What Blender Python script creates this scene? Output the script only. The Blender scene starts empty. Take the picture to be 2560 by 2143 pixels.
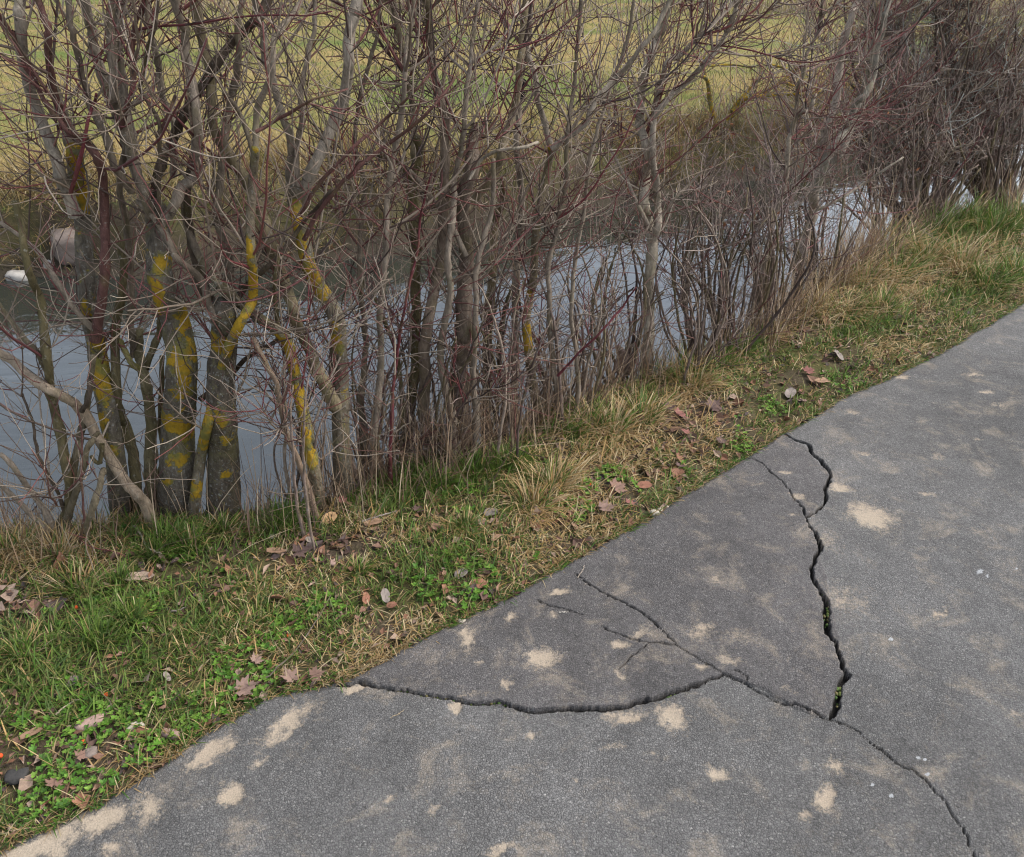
import bpy, math, random
import numpy as np
from mathutils import Vector

S = bpy.context.scene
# ------------------------------------------------------------------ camera
CAM_H = 1.6
PITCH = math.radians(31.0)
FPX = 2103.0                      # focal length in pixels of the 2560 px wide photograph
cam_d = bpy.data.cameras.new("camera")
cam = bpy.data.objects.new("camera", cam_d)
S.collection.objects.link(cam)
cam.location = (0, 0, CAM_H)
cam.rotation_euler = (math.pi / 2 - PITCH, 0, 0)
cam_d.sensor_width = 36.0
cam_d.sensor_fit = 'HORIZONTAL'
cam_d.lens = 36.0 * FPX / 2560.0
cam_d.clip_start = 0.05
cam_d.clip_end = 800
S.camera = cam
S.render.resolution_x = 1024
S.render.resolution_y = 857

# ------------------------------------------------------------------ sky and sun (overcast)
SUN_EL, SUN_AZ = math.radians(50), math.radians(82)     # azimuth clockwise from +Y
W = bpy.data.worlds.new("World")
S.world = W
W.use_nodes = True
wn, wl = W.node_tree.nodes, W.node_tree.links
wn.clear()
sky = wn.new('ShaderNodeTexSky')
sky.sky_type = 'NISHITA'
sky.sun_disc = False
sky.sun_elevation = SUN_EL
sky.sun_rotation = SUN_AZ
sky.air_density = 1.0
sky.dust_density = 2.5
hsv = wn.new('ShaderNodeHueSaturation')
hsv.inputs['Saturation'].default_value = 0.5
bg = wn.new('ShaderNodeBackground')
bg.inputs['Strength'].default_value = 0.15
wo = wn.new('ShaderNodeOutputWorld')
wl.new(sky.outputs[0], hsv.inputs['Color'])
wl.new(hsv.outputs[0], bg.inputs['Color'])
wl.new(bg.outputs[0], wo.inputs['Surface'])
sd = bpy.data.lights.new("sun", 'SUN')
sd.energy = 1.3
sd.angle = math.radians(28)
sd.color = (1.0, 0.96, 0.9)
sun = bpy.data.objects.new("sun", sd)
S.collection.objects.link(sun)
_s = Vector((math.sin(SUN_AZ) * math.cos(SUN_EL), math.cos(SUN_AZ) * math.cos(SUN_EL), math.sin(SUN_EL)))
sun.rotation_euler = _s.to_track_quat('Z', 'Y').to_euler()
S.view_settings.view_transform = 'Standard'
S.view_settings.look = 'None'
S.view_settings.gamma = 1
S.view_settings.exposure = 1.1
S.cycles.pixel_filter_type = 'BLACKMAN_HARRIS'
S.cycles.filter_width = 1.15
S.cycles.max_bounces = 6
S.cycles.diffuse_bounces = 3
S.cycles.glossy_bounces = 3
S.cycles.transparent_max_bounces = 4

rng = np.random.default_rng(11)
random.seed(5)
C = S.collection
A = np.asarray

# ------------------------------------------------------------------ helpers: pixels to places
cp, sp = math.cos(PITCH), math.sin(PITCH)


def rays(u, v):
    u, v = np.asarray(u, float), np.asarray(v, float)
    x = (u - 1280.0) / FPX
    t = (1071.5 - v) / FPX
    return np.stack([x, cp + t * sp, -sp + t * cp], -1)


def on_z(u, v, z=0.0):
    r = rays(u, v)
    k = (z - CAM_H) / r[..., 2]
    return r * k[..., None] + np.array([0, 0, CAM_H])


def on_y(u, v, Y):
    r = rays(u, v)
    k = np.asarray(Y) / r[..., 1]
    return r * k[..., None] + np.array([0, 0, CAM_H])


# ------------------------------------------------------------------ helpers: noise
def _h(i, j, s):
    n = (i * 374761393 + j * 668265263 + s * 1442695041) & 0xFFFFFFFF
    n = ((n ^ (n >> 13)) * 1274126177) & 0xFFFFFFFF
    n = n ^ (n >> 16)
    return (n & 0xFFFF) / 65535.0


def vn(x, y, sc=1.0, s=0):
    x, y = np.asarray(x, float) * sc, np.asarray(y, float) * sc
    i, j = np.floor(x).astype(np.int64), np.floor(y).astype(np.int64)
    fx, fy = x - i, y - j
    fx, fy = fx * fx * (3 - 2 * fx), fy * fy * (3 - 2 * fy)
    a, b = _h(i, j, s), _h(i + 1, j, s)
    c, d = _h(i, j + 1, s), _h(i + 1, j + 1, s)
    return (a + (b - a) * fx) * (1 - fy) + (c + (d - c) * fx) * fy


def fbm(x, y, sc=1.0, s=0, o=4):
    r, a, t = 0, 1.0, 0
    for k in range(o):
        r = r + a * vn(x, y, sc * 2 ** k, s + 17 * k)
        t += a
        a *= 0.5
    return r / t


def sst(a, b, x):
    t = np.clip((x - a) / (b - a), 0, 1)
    return t * t * (3 - 2 * t)


# ------------------------------------------------------------------ helpers: objects
def link(o, parent=None):
    C.objects.link(o)
    if parent is not None:
        o.parent = parent
    return o


def tag(o, label=None, cat=None, group=None, kind=None):
    if label:
        o['label'] = label
    if cat:
        o['category'] = cat
    if group:
        o['group'] = group
    if kind:
        o['kind'] = kind
    return o


def empty(name, loc, label, cat, group=None):
    o = bpy.data.objects.new(name, None)
    o.location = loc
    o.empty_display_size = 0.1
    link(o)
    return tag(o, label, cat, group)


def mesh(name, V, F, mat=None, attrs=None, smooth=True):
    """V (n,3); F list of int arrays (m,k)."""
    V = np.ascontiguousarray(V, np.float32)
    F = [np.asarray(f, np.int32) for f in F if len(f)]
    me = bpy.data.meshes.new(name)
    me.vertices.add(len(V))
    me.vertices.foreach_set('co', V.ravel())
    loops = np.concatenate([f.ravel() for f in F])
    tot = np.concatenate([np.full(len(f), f.shape[1], np.int32) for f in F])
    st = np.concatenate([[0], np.cumsum(tot)[:-1]]).astype(np.int32)
    me.loops.add(len(loops))
    me.loops.foreach_set('vertex_index', loops)
    me.polygons.add(len(tot))
    me.polygons.foreach_set('loop_start', st)
    try:
        me.polygons.foreach_set('loop_total', tot)
    except Exception:
        pass
    me.polygons.foreach_set('use_smooth', np.full(len(tot), smooth, bool))
    for k, a in (attrs or {}).items():
        a = np.asarray(a, np.float32)
        if a.ndim == 1:
            at = me.attributes.new(k, 'FLOAT', 'POINT')
            at.data.foreach_set('value', a)
        else:
            if a.shape[1] == 3:
                a = np.concatenate([a, np.ones((len(a), 1), np.float32)], 1)
            at = me.attributes.new(k, 'FLOAT_COLOR', 'POINT')
            at.data.foreach_set('color', np.ascontiguousarray(a).ravel())
    me.update(calc_edges=True)
    me.validate()
    if mat:
        me.materials.append(mat)
    return me


def mobj(name, V, F, mat=None, parent=None, attrs=None, smooth=True):
    return link(bpy.data.objects.new(name, mesh(name, V, F, mat, attrs, smooth)), parent)


def norm(v):
    return v / np.maximum(np.linalg.norm(v, axis=-1, keepdims=True), 1e-9)


class Tubes:
    """collects tapered tubes; all of one call have the same point count."""

    def __init__(s):
        s.V, s.Q, s.T, s.col, s.n = [], [], [], [], 0
        s.ex = []

    def add(s, P, R, sides=4, col=None, rough=0.0, cap=True, seed=0, ex=None):
        P = np.asarray(P, float)
        R = np.asarray(R, float)
        if P.ndim == 2:
            P, R = P[None], R[None]
        M, N, _ = P.shape
        T = np.empty_like(P)
        T[:, 1:-1] = P[:, 2:] - P[:, :-2]
        T[:, 0] = P[:, 1] - P[:, 0]
        T[:, -1] = P[:, -1] - P[:, -2]
        T = norm(T)
        md = norm(P[:, -1] - P[:, 0])
        ref = np.where(np.abs(md[:, 2:3]) > 0.7, np.array([[0.1, 1.0, 0.05]]), np.array([[0.05, 0.1, 1.0]]))[:, None, :]
        B1 = norm(np.cross(T, ref))
        B2 = np.cross(T, B1)
        a = np.arange(sides) * 2 * math.pi / sides
        ring = np.cos(a)[None, None, :, None] * B1[:, :, None] + np.sin(a)[None, None, :, None] * B2[:, :, None]
        RR = R[:, :, None, None] * np.ones((1, 1, sides, 1))
        if rough > 0:
            L = np.cumsum(np.concatenate([np.zeros((M, 1)), np.linalg.norm(np.diff(P, axis=1), axis=2)], 1), 1)
            nz = fbm(np.cos(a)[None, None] * 1.3 + L[:, :, None] * 9 + seed, np.sin(a)[None, None] * 1.3 + L[:, :, None] * 3 + seed * 2, 1.6, 5, 4) - 0.5
            RR = RR * (1 + rough * 2 * nz[..., None])
        V = P[:, :, None] + ring * RR
        V = V.reshape(M, N * sides, 3)
        nv = N * sides
        base = (s.n + np.arange(M) * nv)[:, None, None, None]
        i = np.arange(N - 1)[:, None]
        j = np.arange(sides)[None]
        q = np.stack([i * sides + j, i * sides + (j + 1) % sides, (i + 1) * sides + (j + 1) % sides, (i + 1) * sides + j], -1)
        s.Q.append((base + q[None]).reshape(-1, 4))
        s.V.append(V.reshape(-1, 3))
        if col is None:
            col = np.full((M, 3), 0.2)
        col = np.asarray(col, float)
        if col.ndim == 1:
            col = np.broadcast_to(col, (M, 3))
        if col.ndim == 2:
            col = np.broadcast_to(col[:, None, :], (M, N, 3))
        s.col.append(np.repeat(col, sides, axis=1).reshape(-1, 3))
        s.n += M * nv
        if cap:
            tips = s.n + np.arange(M)
            s.V.append(P[:, -1] + T[:, -1] * R[:, -1:] * 0.3)
            s.col.append(col[:, -1] * 0.7)
            rb = (s.n - M * nv + np.arange(M) * nv + (N - 1) * sides)[:, None]
            jj = np.arange(sides)[None]
            s.T.append(np.stack([rb + jj, rb + (jj + 1) % sides, np.broadcast_to(tips[:, None], (M, sides))], -1).reshape(-1, 3))
            s.n += M
        return s

    def build(s, name, mat, parent=None, origin=(0, 0, 0), attrs=None):
        V = np.concatenate(s.V) - np.asarray(origin)[None]
        F = [np.concatenate(s.Q)] + ([np.concatenate(s.T)] if s.T else [])
        at = {'col': np.concatenate(s.col)}
        if attrs:
            at.update(attrs(np.concatenate(s.V)))
        return mobj(name, V, F, mat, parent, at)


def resample(P, R, n):
    P, R = A(P, float), A(R, float)
    if len(P) == 2:
        t = np.linspace(0, 1, n)[:, None]
        return P[0] + (P[1] - P[0]) * t, R[0] + (R[1] - R[0]) * t[:, 0]
    Q = np.vstack([2 * P[0] - P[1], P, 2 * P[-1] - P[-2]])
    out, ro = [], []
    m = len(P) - 1
    for t in np.linspace(0, m, n):
        i = min(int(t), m - 1)
        f = t - i
        p0, p1, p2, p3 = Q[i], Q[i + 1], Q[i + 2], Q[i + 3]
        out.append(0.5 * ((2 * p1) + (p2 - p0) * f + (2 * p0 - 5 * p1 + 4 * p2 - p3) * f * f + (3 * p1 - p0 - 3 * p2 + p3) * f ** 3))
        ro.append(R[i] + (R[i + 1] - R[i]) * f)
    return A(out), A(ro)


def grow(P, R, n, L, ang, up, r0, wob, N=6, t0=0.2, t1=0.98, taper=0.4, bias=None, g=rng, planar=0.0):
    """n side shoots on the parent polylines P (M,K,3)."""
    M, K, _ = P.shape
    ln = np.linalg.norm(np.diff(P, axis=1), axis=2).sum(1)
    half = (n + 1) // 2
    idx = g.choice(M, half, p=ln / ln.sum())
    tt = g.uniform(t0, t1, half)
    idx, tt = np.repeat(idx, 2)[:n], np.repeat(tt, 2)[:n]
    f = tt * (K - 1)
    i = np.minimum(f.astype(int), K - 2)
    w = (f - i)[:, None]
    pos = P[idx, i] * (1 - w) + P[idx, i + 1] * w
    rad = R[idx, i] * (1 - w[:, 0]) + R[idx, i + 1] * w[:, 0]
    T = norm(P[idx, i + 1] - P[idx, i])
    rv = np.repeat(g.normal(size=(half, 3)), 2, 0)[:n]
    rv[:, 1] *= (1 - planar)
    perp = norm(rv - (rv * T).sum(1, keepdims=True) * T)
    perp[1::2] *= -1
    a = g.uniform(ang[0], ang[1], n)[:, None]
    d = np.cos(a) * T + np.sin(a) * perp
    if bias is not None:
        d = d + A(bias)[None]
    d = norm(d)
    l = g.uniform(L[0], L[1], n)
    st = (l / (N - 1))[:, None]
    out = np.empty((n, N, 3))
    out[:, 0] = pos
    for k in range(1, N):
        out[:, k] = out[:, k - 1] + d * st
        d = norm(d + np.array([0, 0, 1.0]) * up / N + g.normal(size=(n, 3)) * wob)
    r = np.minimum(g.uniform(r0[0], r0[1], n), rad * 0.8)
    rr = r[:, None] * (1 - (1 - taper) * np.linspace(0, 1, N)[None])
    return out, rr


# ------------------------------------------------------------------ materials
class NT:
    def __init__(s, name):
        s.m = bpy.data.materials.new(name)
        s.m.use_nodes = True
        s.n, s.l = s.m.node_tree.nodes, s.m.node_tree.links
        s.n.clear()
        s.o = s.n.new('ShaderNodeOutputMaterial')
        s.b = s.n.new('ShaderNodeBsdfPrincipled')
        s.l.new(s.b.outputs[0], s.o.inputs[0])
        s.tc = s.n.new('ShaderNodeTexCoord').outputs['Object']

    def set(s, **k):
        for a, b in k.items():
            a = a.replace('_', ' ')
            if hasattr(b, 'is_output'):
                s.l.new(b, s.b.inputs[a])
            else:
                s.b.inputs[a].default_value = (*b, 1) if isinstance(b, tuple) and len(b) == 3 else b
        return s

    def pos(s):
        return s.n.new('ShaderNodeNewGeometry').outputs['Position']

    def noise(s, sc, det=4, rough=0.55, vec=None, dist=0, col=False):
        x = s.n.new('ShaderNodeTexNoise')
        x.inputs['Scale'].default_value = sc
        x.inputs['Detail'].default_value = det
        x.inputs['Roughness'].default_value = rough
        x.inputs['Distortion'].default_value = dist
        s.l.new(vec if vec is not None else s.tc, x.inputs['Vector'])
        return x.outputs['Color' if col else 'Fac']

    def voro(s, sc, feat='F1', out='Distance', vec=None, rnd=1.0):
        x = s.n.new('ShaderNodeTexVoronoi')
        x.feature = feat
        x.inputs['Scale'].default_value = sc
        x.inputs['Randomness'].default_value = rnd
        s.l.new(vec if vec is not None else s.tc, x.inputs['Vector'])
        return x.outputs[out]

    def scale(s, v):
        x = s.n.new('ShaderNodeMapping')
        x.inputs['Scale'].default_value = v
        s.l.new(s.tc, x.inputs['Vector'])
        return x.outputs[0]

    def attr(s, name, out='Fac'):
        x = s.n.new('ShaderNodeAttribute')
        x.attribute_name = name
        return x.outputs[out]

    def ramp(s, f, *stops):
        x = s.n.new('ShaderNodeValToRGB')
        e = x.color_ramp.elements
        while len(e) < len(stops):
            e.new(0.5)
        for k, (p, c) in enumerate(stops):
            e[k].position = p
            e[k].color = (c, c, c, 1) if isinstance(c, (int, float)) else (*c[:3], 1)
        s.l.new(f, x.inputs[0])
        return x.outputs[0]

    def mix(s, f, a, b, mode='MIX'):
        x = s.n.new('ShaderNodeMix')
        x.data_type = 'RGBA'
        x.blend_type = mode
        for k, v in ((0, f), (6, a), (7, b)):
            if hasattr(v, 'is_output'):
                s.l.new(v, x.inputs[k])
            else:
                x.inputs[k].default_value = v if k == 0 else (*v, 1)
        return x.outputs[2]

    def math(s, op, a, b=0.0, clamp=False):
        x = s.n.new('ShaderNodeMath')
        x.operation = op
        x.use_clamp = clamp
        for k, v in ((0, a), (1, b)):
            if hasattr(v, 'is_output'):
                s.l.new(v, x.inputs[k])
            else:
                x.inputs[k].default_value = v
        return x.outputs[0]

    def step(s, f, a, b):
        x = s.n.new('ShaderNodeMapRange')
        x.interpolation_type = 'SMOOTHSTEP'
        x.inputs[1].default_value = a
        x.inputs[2].default_value = b
        s.l.new(f, x.inputs[0])
        return x.outputs[0]

    def bump(s, h, st=0.5, d=0.01):
        x = s.n.new('ShaderNodeBump')
        x.inputs['Strength'].default_value = st
        x.inputs['Distance'].default_value = d
        s.l.new(h, x.inputs['Height'])
        s.l.new(x.outputs[0], s.b.inputs['Normal'])
        return s


def m_plain(name, rough=0.75, n1=60.0, lo=0.7, hi=1.25, bump=0.3, spec=0.3):
    t = NT(name)
    nz = t.noise(n1, 3)
    k = t.ramp(nz, (0.25, lo), (0.75, hi))
    t.set(Base_Color=t.mix(1.0, t.attr('col', 'Color'), k, 'MULTIPLY'), Roughness=rough)
    t.b.inputs['Specular IOR Level'].default_value = spec
    if bump:
        t.bump(nz, bump, 0.004)
    return t.m


def m_blade(name, rough=0.6):
    t = NT(name)
    c = t.attr('col', 'Color')
    t.set(Base_Color=c, Roughness=rough)
    t.b.inputs['Specular IOR Level'].default_value = 0.25
    tr = t.n.new('ShaderNodeBsdfTranslucent')
    t.l.new(c, tr.inputs['Color'])
    mx = t.n.new('ShaderNodeMixShader')
    mx.inputs[0].default_value = 0.22
    t.l.new(t.b.outputs[0], mx.inputs[1])
    t.l.new(tr.outputs[0], mx.inputs[2])
    t.l.new(mx.outputs[0], t.o.inputs[0])
    return t.m


def m_trunk():
    t = NT("lichened_bark")
    v = t.scale((1, 1, 0.45))
    n1 = t.noise(70, 6, 0.65, v, 0.6)
    n2 = t.noise(14, 4, 0.6)
    vo = t.voro(110, 'F1', 'Distance', v)
    base = t.mix(n2, (0.095, 0.075, 0.055), (0.20, 0.175, 0.14))
    base = t.mix(1.0, base, t.ramp(n1, (0.3, 0.45), (0.7, 1.35)), 'MULTIPLY')
    base = t.mix(1.0, base, t.attr('col', 'Color'), 'MULTIPLY')
    # pale grey crust specks
    sp_ = t.step(t.noise(95, 3, 0.7), 0.56, 0.66)
    base = t.mix(t.math('MULTIPLY', sp_, 0.55), base, (0.30, 0.305, 0.28))
    # dark patches
    dk = t.step(t.noise(38, 4, 0.7), 0.60, 0.68)
    base = t.mix(t.math('MULTIPLY', dk, 0.6), base, (0.045, 0.038, 0.03))
    # olive film
    ol = t.math('MULTIPLY', t.step(t.noise(9, 3), 0.48, 0.68), 0.45)
    base = t.mix(ol, base, (0.17, 0.155, 0.06))
    # yellow lichen
    ln = t.noise(55, 5, 0.7)
    a = t.attr('lichen')
    ln2 = t.noise(30, 4, 0.6)
    lm = t.step(t.math('ADD', a, t.math('ADD', t.math('MULTIPLY', t.math('SUBTRACT', ln, 0.5), 2.0), t.math('MULTIPLY', t.math('SUBTRACT', ln2, 0.5), 2.4))), 0.47, 0.56)
    lc = t.mix(t.noise(90, 3), (0.27, 0.165, 0.014), (0.46, 0.285, 0.022))
    lc = t.mix(t.step(t.noise(22, 2), 0.45, 0.65), lc, (0.19, 0.17, 0.045))
    halo = t.step(t.math('ADD', a, t.math('ADD', t.math('MULTIPLY', t.math('SUBTRACT', ln, 0.5), 2.0), t.math('MULTIPLY', t.math('SUBTRACT', ln2, 0.5), 1.8))), 0.12, 0.5)
    base = t.mix(t.math('MULTIPLY', halo, 0.6), base, (0.20, 0.185, 0.085))
    t.set(Base_Color=t.mix(t.math('MULTIPLY', lm, 0.93), base, lc), Roughness=0.9)
    t.b.inputs['Specular IOR Level'].default_value = 0.15
    h = t.math('ADD', t.math('MULTIPLY', n1, 1.0), t.math('ADD', t.math('MULTIPLY', vo, 0.5), t.math('MULTIPLY', lm, 0.35)))
    t.bump(h, 0.9, 0.006)
    return t.m


def m_stem():
    t = NT("branch_bark")
    v = t.scale((1, 1, 0.22))
    n1 = t.noise(120, 5, 0.7, v, 0.5)
    n2 = t.noise(16, 4, 0.65)
    c = t.mix(1.0, t.attr('col', 'Color'), t.ramp(n1, (0.28, 0.45), (0.72, 1.3)), 'MULTIPLY')
    c = t.mix(1.0, c, t.ramp(n2, (0.3, 0.6), (0.7, 1.15)), 'MULTIPLY')
    c = t.mix(t.math('MULTIPLY', t.step(t.noise(11, 3), 0.5, 0.68), 0.45), c, (0.12, 0.105, 0.045))
    c = t.mix(t.math('MULTIPLY', t.step(t.noise(75, 4, 0.7), 0.60, 0.68), 0.5), c, (0.33, 0.32, 0.28))
    c = t.mix(t.math('MULTIPLY', t.step(t.noise(48, 4, 0.7), 0.63, 0.70), 0.7), c, (0.04, 0.03, 0.025))
    t.set(Base_Color=c, Roughness=0.88)
    t.b.inputs['Specular IOR Level'].default_value = 0.15
    t.bump(n1, 0.8, 0.005)
    return t.m


def m_asphalt():
    t = NT("worn_asphalt")
    v1 = t.voro(300, 'F1', 'Distance')
    c1 = t.voro(300, 'F1', 'Color')
    e1 = t.voro(170, 'DISTANCE_TO_EDGE', 'Distance')
    c2 = t.voro(170, 'F1', 'Color')
    bw = t.n.new('ShaderNodeSeparateColor')
    t.l.new(c1, bw.inputs[0])
    bw2 = t.n.new('ShaderNodeSeparateColor')
    t.l.new(c2, bw2.inputs[0])
    base = t.ramp(bw.outputs[0], (0.0, (0.106, 0.104, 0.102)), (0.5, (0.135, 0.133, 0.130)), (0.94, (0.158, 0.156, 0.152)), (1.0, (0.25, 0.243, 0.23)))
    st2 = t.ramp(bw2.outputs[1], (0.0, 0.84), (0.55, 1.0), (1.0, 1.14))
    base = t.mix(1.0, base, st2, 'MULTIPLY')
    base = t.mix(1.0, base, t.ramp(e1, (0.0, 0.62), (0.10, 1.0)), 'MULTIPLY')
    base = t.mix(1.0, base, t.ramp(t.noise(1.3, 5, 0.6), (0.3, 0.74), (0.7, 1.22)), 'MULTIPLY')
    base = t.mix(1.0, base, t.ramp(t.noise(10, 5, 0.65), (0.3, 0.82), (0.7, 1.15)), 'MULTIPLY')
    base = t.mix(t.attr('slab'), base, t.mix(1.0, base, (0.84, 0.815, 0.825), 'MULTIPLY'))
    # bluish / brownish drift
    base = t.mix(t.math('MULTIPLY', t.noise(0.9, 3), 0.25), base, t.mix(1.0, base, (1.12, 1.04, 0.95), 'MULTIPLY'))
    hgt = t.math('ADD', t.math('MULTIPLY', t.math('SUBTRACT', 1.0, v1), 0.5), t.math('MINIMUM', t.math('MULTIPLY', e1, 4.0), 0.6))
    # sand lying in the hollows
    sa = t.attr('sand')
    fil = t.math('ADD', t.math('MULTIPLY', t.math('SUBTRACT', t.noise(45, 5, 0.7), 0.5), 0.9), t.math('MULTIPLY', t.math('SUBTRACT', t.noise(170, 3, 0.6), 0.5), 0.9))
    sm = t.step(t.math('ADD', sa, fil), 0.28, 0.88)
    faint = t.math('MULTIPLY', t.step(t.math('ADD', t.noise(8, 6, 0.7, None, 0.6), t.math('MULTIPLY', fil, 0.22)), 0.50, 0.76), 0.55)
    sm = t.math('MAXIMUM', sm, faint)
    sand = t.mix(t.noise(6, 3), (0.36, 0.285, 0.205), (0.43, 0.36, 0.27))
    sand = t.mix(1.0, sand, t.ramp(t.noise(230, 2), (0.3, 0.82), (0.7, 1.12)), 'MULTIPLY')
    pit = t.step(t.noise(130, 2, 0.5, t.scale((1, 0.55, 1))), 0.63, 0.72)
    base = t.mix(t.math('MULTIPLY', pit, 0.55), base, (0.035, 0.034, 0.034))
    base = t.mix(t.math('MULTIPLY', sm, 0.8), base, sand)
    # white droppings
    base = t.mix(t.step(t.math('ADD', t.attr('white'), t.math('MULTIPLY', t.math('SUBTRACT', t.noise(120, 3), 0.5), 1.2)), 0.55, 0.75), base, (0.34, 0.35, 0.355))
    # soil at the bottom of the cracks
    base = t.mix(t.attr('crack'), base, (0.022, 0.020, 0.018))
    t.set(Base_Color=base, Roughness=0.85)
    t.b.inputs['Specular IOR Level'].default_value = 0.25
    h2 = t.math('MULTIPLY', hgt, t.math('SUBTRACT', 1.0, t.math('MULTIPLY', sm, 0.7)))
    t.bump(h2, 0.75, 0.004)
    return t.m


def m_ground():
    t = NT("soil_and_turf")
    n1 = t.noise(2.2, 6, 0.65)
    n2 = t.noise(28, 5, 0.7)
    n3 = t.noise(160, 3, 0.7)
    soil = t.mix(n2, (0.035, 0.027, 0.02), (0.105, 0.08, 0.055))
    soil = t.mix(1.0, soil, t.ramp(n3, (0.25, 0.6), (0.75, 1.4)), 'MULTIPLY')
    turf = t.mix(t.ramp(n2, (0.3, 0), (0.7, 1)), (0.05, 0.06, 0.018), (0.12, 0.10, 0.045))
    verge = t.mix(t.ramp(n1, (0.42, 0), (0.6, 1)), soil, turf)
    # mown field: straw and green in broad drifts
    px = t.pos()
    mp = t.n.new('ShaderNodeMapping')
    mp.inputs['Scale'].default_value = (0.45, 1.0, 1.0)
    t.l.new(px, mp.inputs['Vector'])
    f1 = t.noise(0.55, 5, 0.6, mp.outputs[0], 0.4)
    f2 = t.noise(3.5, 5, 0.7)
    f3 = t.noise(22, 4, 0.75)
    fld = t.mix(t.ramp(t.math('ADD', t.math('MULTIPLY', f1, 0.75), t.math('MULTIPLY', f2, 0.25)), (0.38, 0), (0.58, 1)), (0.105, 0.14, 0.035), (0.27, 0.20, 0.08))
    fld = t.mix(1.0, fld, t.ramp(f3, (0.25, 0.6), (0.75, 1.35)), 'MULTIPLY')
    col = t.mix(t.attr('field'), verge, fld)
    # wet mud by the water
    col = t.mix(t.attr('mud'), col, (0.05, 0.042, 0.03))
    t.set(Base_Color=col, Roughness=0.95)
    t.b.inputs['Specular IOR Level'].default_value = 0.1
    t.bump(t.math('ADD', n2, t.math('MULTIPLY', n3, 0.5)), 0.8, 0.012)
    return t.m


def m_water():
    t = NT("stream_water")
    t.set(Base_Color=(0.022, 0.026, 0.022), Roughness=0.02, IOR=2.0)
    mp = t.scale((0.8, 1.6, 1))
    h = t.math('ADD', t.math('MULTIPLY', t.noise(2.2, 3, 0.5, mp, 0.8), 1.0), t.math('MULTIPLY', t.noise(9, 2, 0.5, mp, 0.5), 0.12))
    t.bump(h, 0.14, 0.06)
    return t.m


def m_stone(name, c0, c1):
    t = NT(name)
    n = t.noise(45, 5, 0.7)
    t.set(Base_Color=t.mix(n, c0, c1), Roughness=0.9)
    t.b.inputs['Specular IOR Level'].default_value = 0.2
    t.bump(n, 0.6, 0.006)
    return t.m


M_TRUNK, M_ASPH, M_GROUND, M_WATER = m_trunk(), m_asphalt(), m_ground(), m_water()
M_STEM = m_stem()
M_TWIG = m_plain("twig_bark", 0.65, 140, 0.8, 1.2, 0.0, 0.35)
M_BLADE = m_blade("grass_blade")
M_LEAFD = m_plain("dry_leaf", 0.8, 120, 0.7, 1.25, 0.4)
M_POST = m_plain("weathered_post", 0.9, 30, 0.7, 1.25, 0.5)

# ------------------------------------------------------------------ course of path, bank and stream
PE = on_z(A([-300, 0, 250, 500, 680, 860, 1000, 1290, 1640, 1970, 2120, 2300, 2420, 2560]),
          A([2250, 2118, 2000, 1838, 1730, 1695, 1622, 1478, 1280, 1073, 985, 905, 838, 755]))
BE = on_z(A([0, 150, 360, 560, 700, 830, 1000, 1130, 1270, 1400, 1540, 1700, 1860, 1960, 2100, 2260, 2400, 2560]),
          A([1330, 1340, 1300, 1300, 1290, 1262, 1190, 1160, 1120, 1040, 975, 925, 870, 820, 700, 600, 555, 520]), -0.03)
WE = on_z(A([50, 400, 870, 1200, 1450, 1800, 2000, 2250]), A([690, 680, 632, 580, 520, 455, 420, 345]), -0.55)


def curve(P, sl, sr):
    X, Y = P[:, 0], P[:, 1]
    xs = np.concatenate([[X[0] - 80], X, [X[-1] + 80]])
    ys = np.concatenate([[Y[0] - 80 * sl], Y, [Y[-1] + 80 * sr]])
    return lambda x: np.interp(x, xs, ys)


_yp0, yb, yw = curve(PE, 0.7, 0.88), curve(BE, 0.45, 0.8), curve(WE, 0.5, 0.68)


def yp(x):
    return _yp0(x) + 0.026 * (fbm(x, 0 * x, 9.0, 3, 4) - 0.5) + 0.014 * (fbm(x, 0 * x, 60.0, 13, 3) - 0.5)


CO = 0.79          # cos of the bank's bearing: y distance to true distance


def gz(x, y):
    x, y = np.asarray(x, float), np.asarray(y, float)
    dp = yp(x) - y
    db = (y - yb(x)) * CO
    dw = (y - yw(x)) * CO
    near = -0.014 + 0.03 * sst(0.02, 0.35, -dp) + 0.035 * (fbm(x, y, 5, 9, 4) - 0.5) * sst(0, 0.08, -dp)
    near = np.where(dp > 0, -0.014 - 0.09 * sst(0.0, 0.06, dp), near)
    lip = db + 0.12 * (fbm(x, y, 3.1, 4, 3) - 0.5)
    near = near - 0.05 * sst(-0.10, 0.06, lip) - 0.85 * sst(0.0, 0.50, lip)
    dwn = dw + 0.35 * (fbm(x, y, 1.3, 21, 3) - 0.5)
    far = -0.95 + 0.42 * sst(-0.8, 0.03, dwn) + 0.42 * sst(0.0, 0.24, dwn) + 0.11 * sst(0.2, 1.6, dwn)
    far = far + 0.10 * (fbm(x, y, 1.6, 31, 4) - 0.5) * sst(-0.2, 0.5, dw) + 0.05 * (fbm(x, y, 0.25, 8, 3) - 0.5) * sst(2, 6, dw)
    return np.where(dw > -1.2, np.maximum(near, far), near)


def spaced(*seg):
    out = []
    for a, b, d in seg:
        out.append(np.arange(a, b, d))
    out.append([seg[-1][1]])
    return np.concatenate(out)


# ground: one sheet to the horizon
gx = spaced((-300, -40, 20), (-40, -8, 1.0), (-8, -2.3, 0.15), (-2.3, 4.6, 0.025), (4.6, 12, 0.12), (12, 40, 1.0), (40, 320, 20))
gy = spaced((-40, -2, 2.0), (-2, 0.8, 0.2), (0.8, 6.0, 0.025), (6, 13, 0.06), (13, 30, 0.3), (30, 80, 2.5), (80, 560, 20))
GX, GY = np.meshgrid(gx, gy, indexing='ij')
gxf, gyf = GX.ravel(), GY.ravel()
GZ = gz(gxf, gyf)


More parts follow.
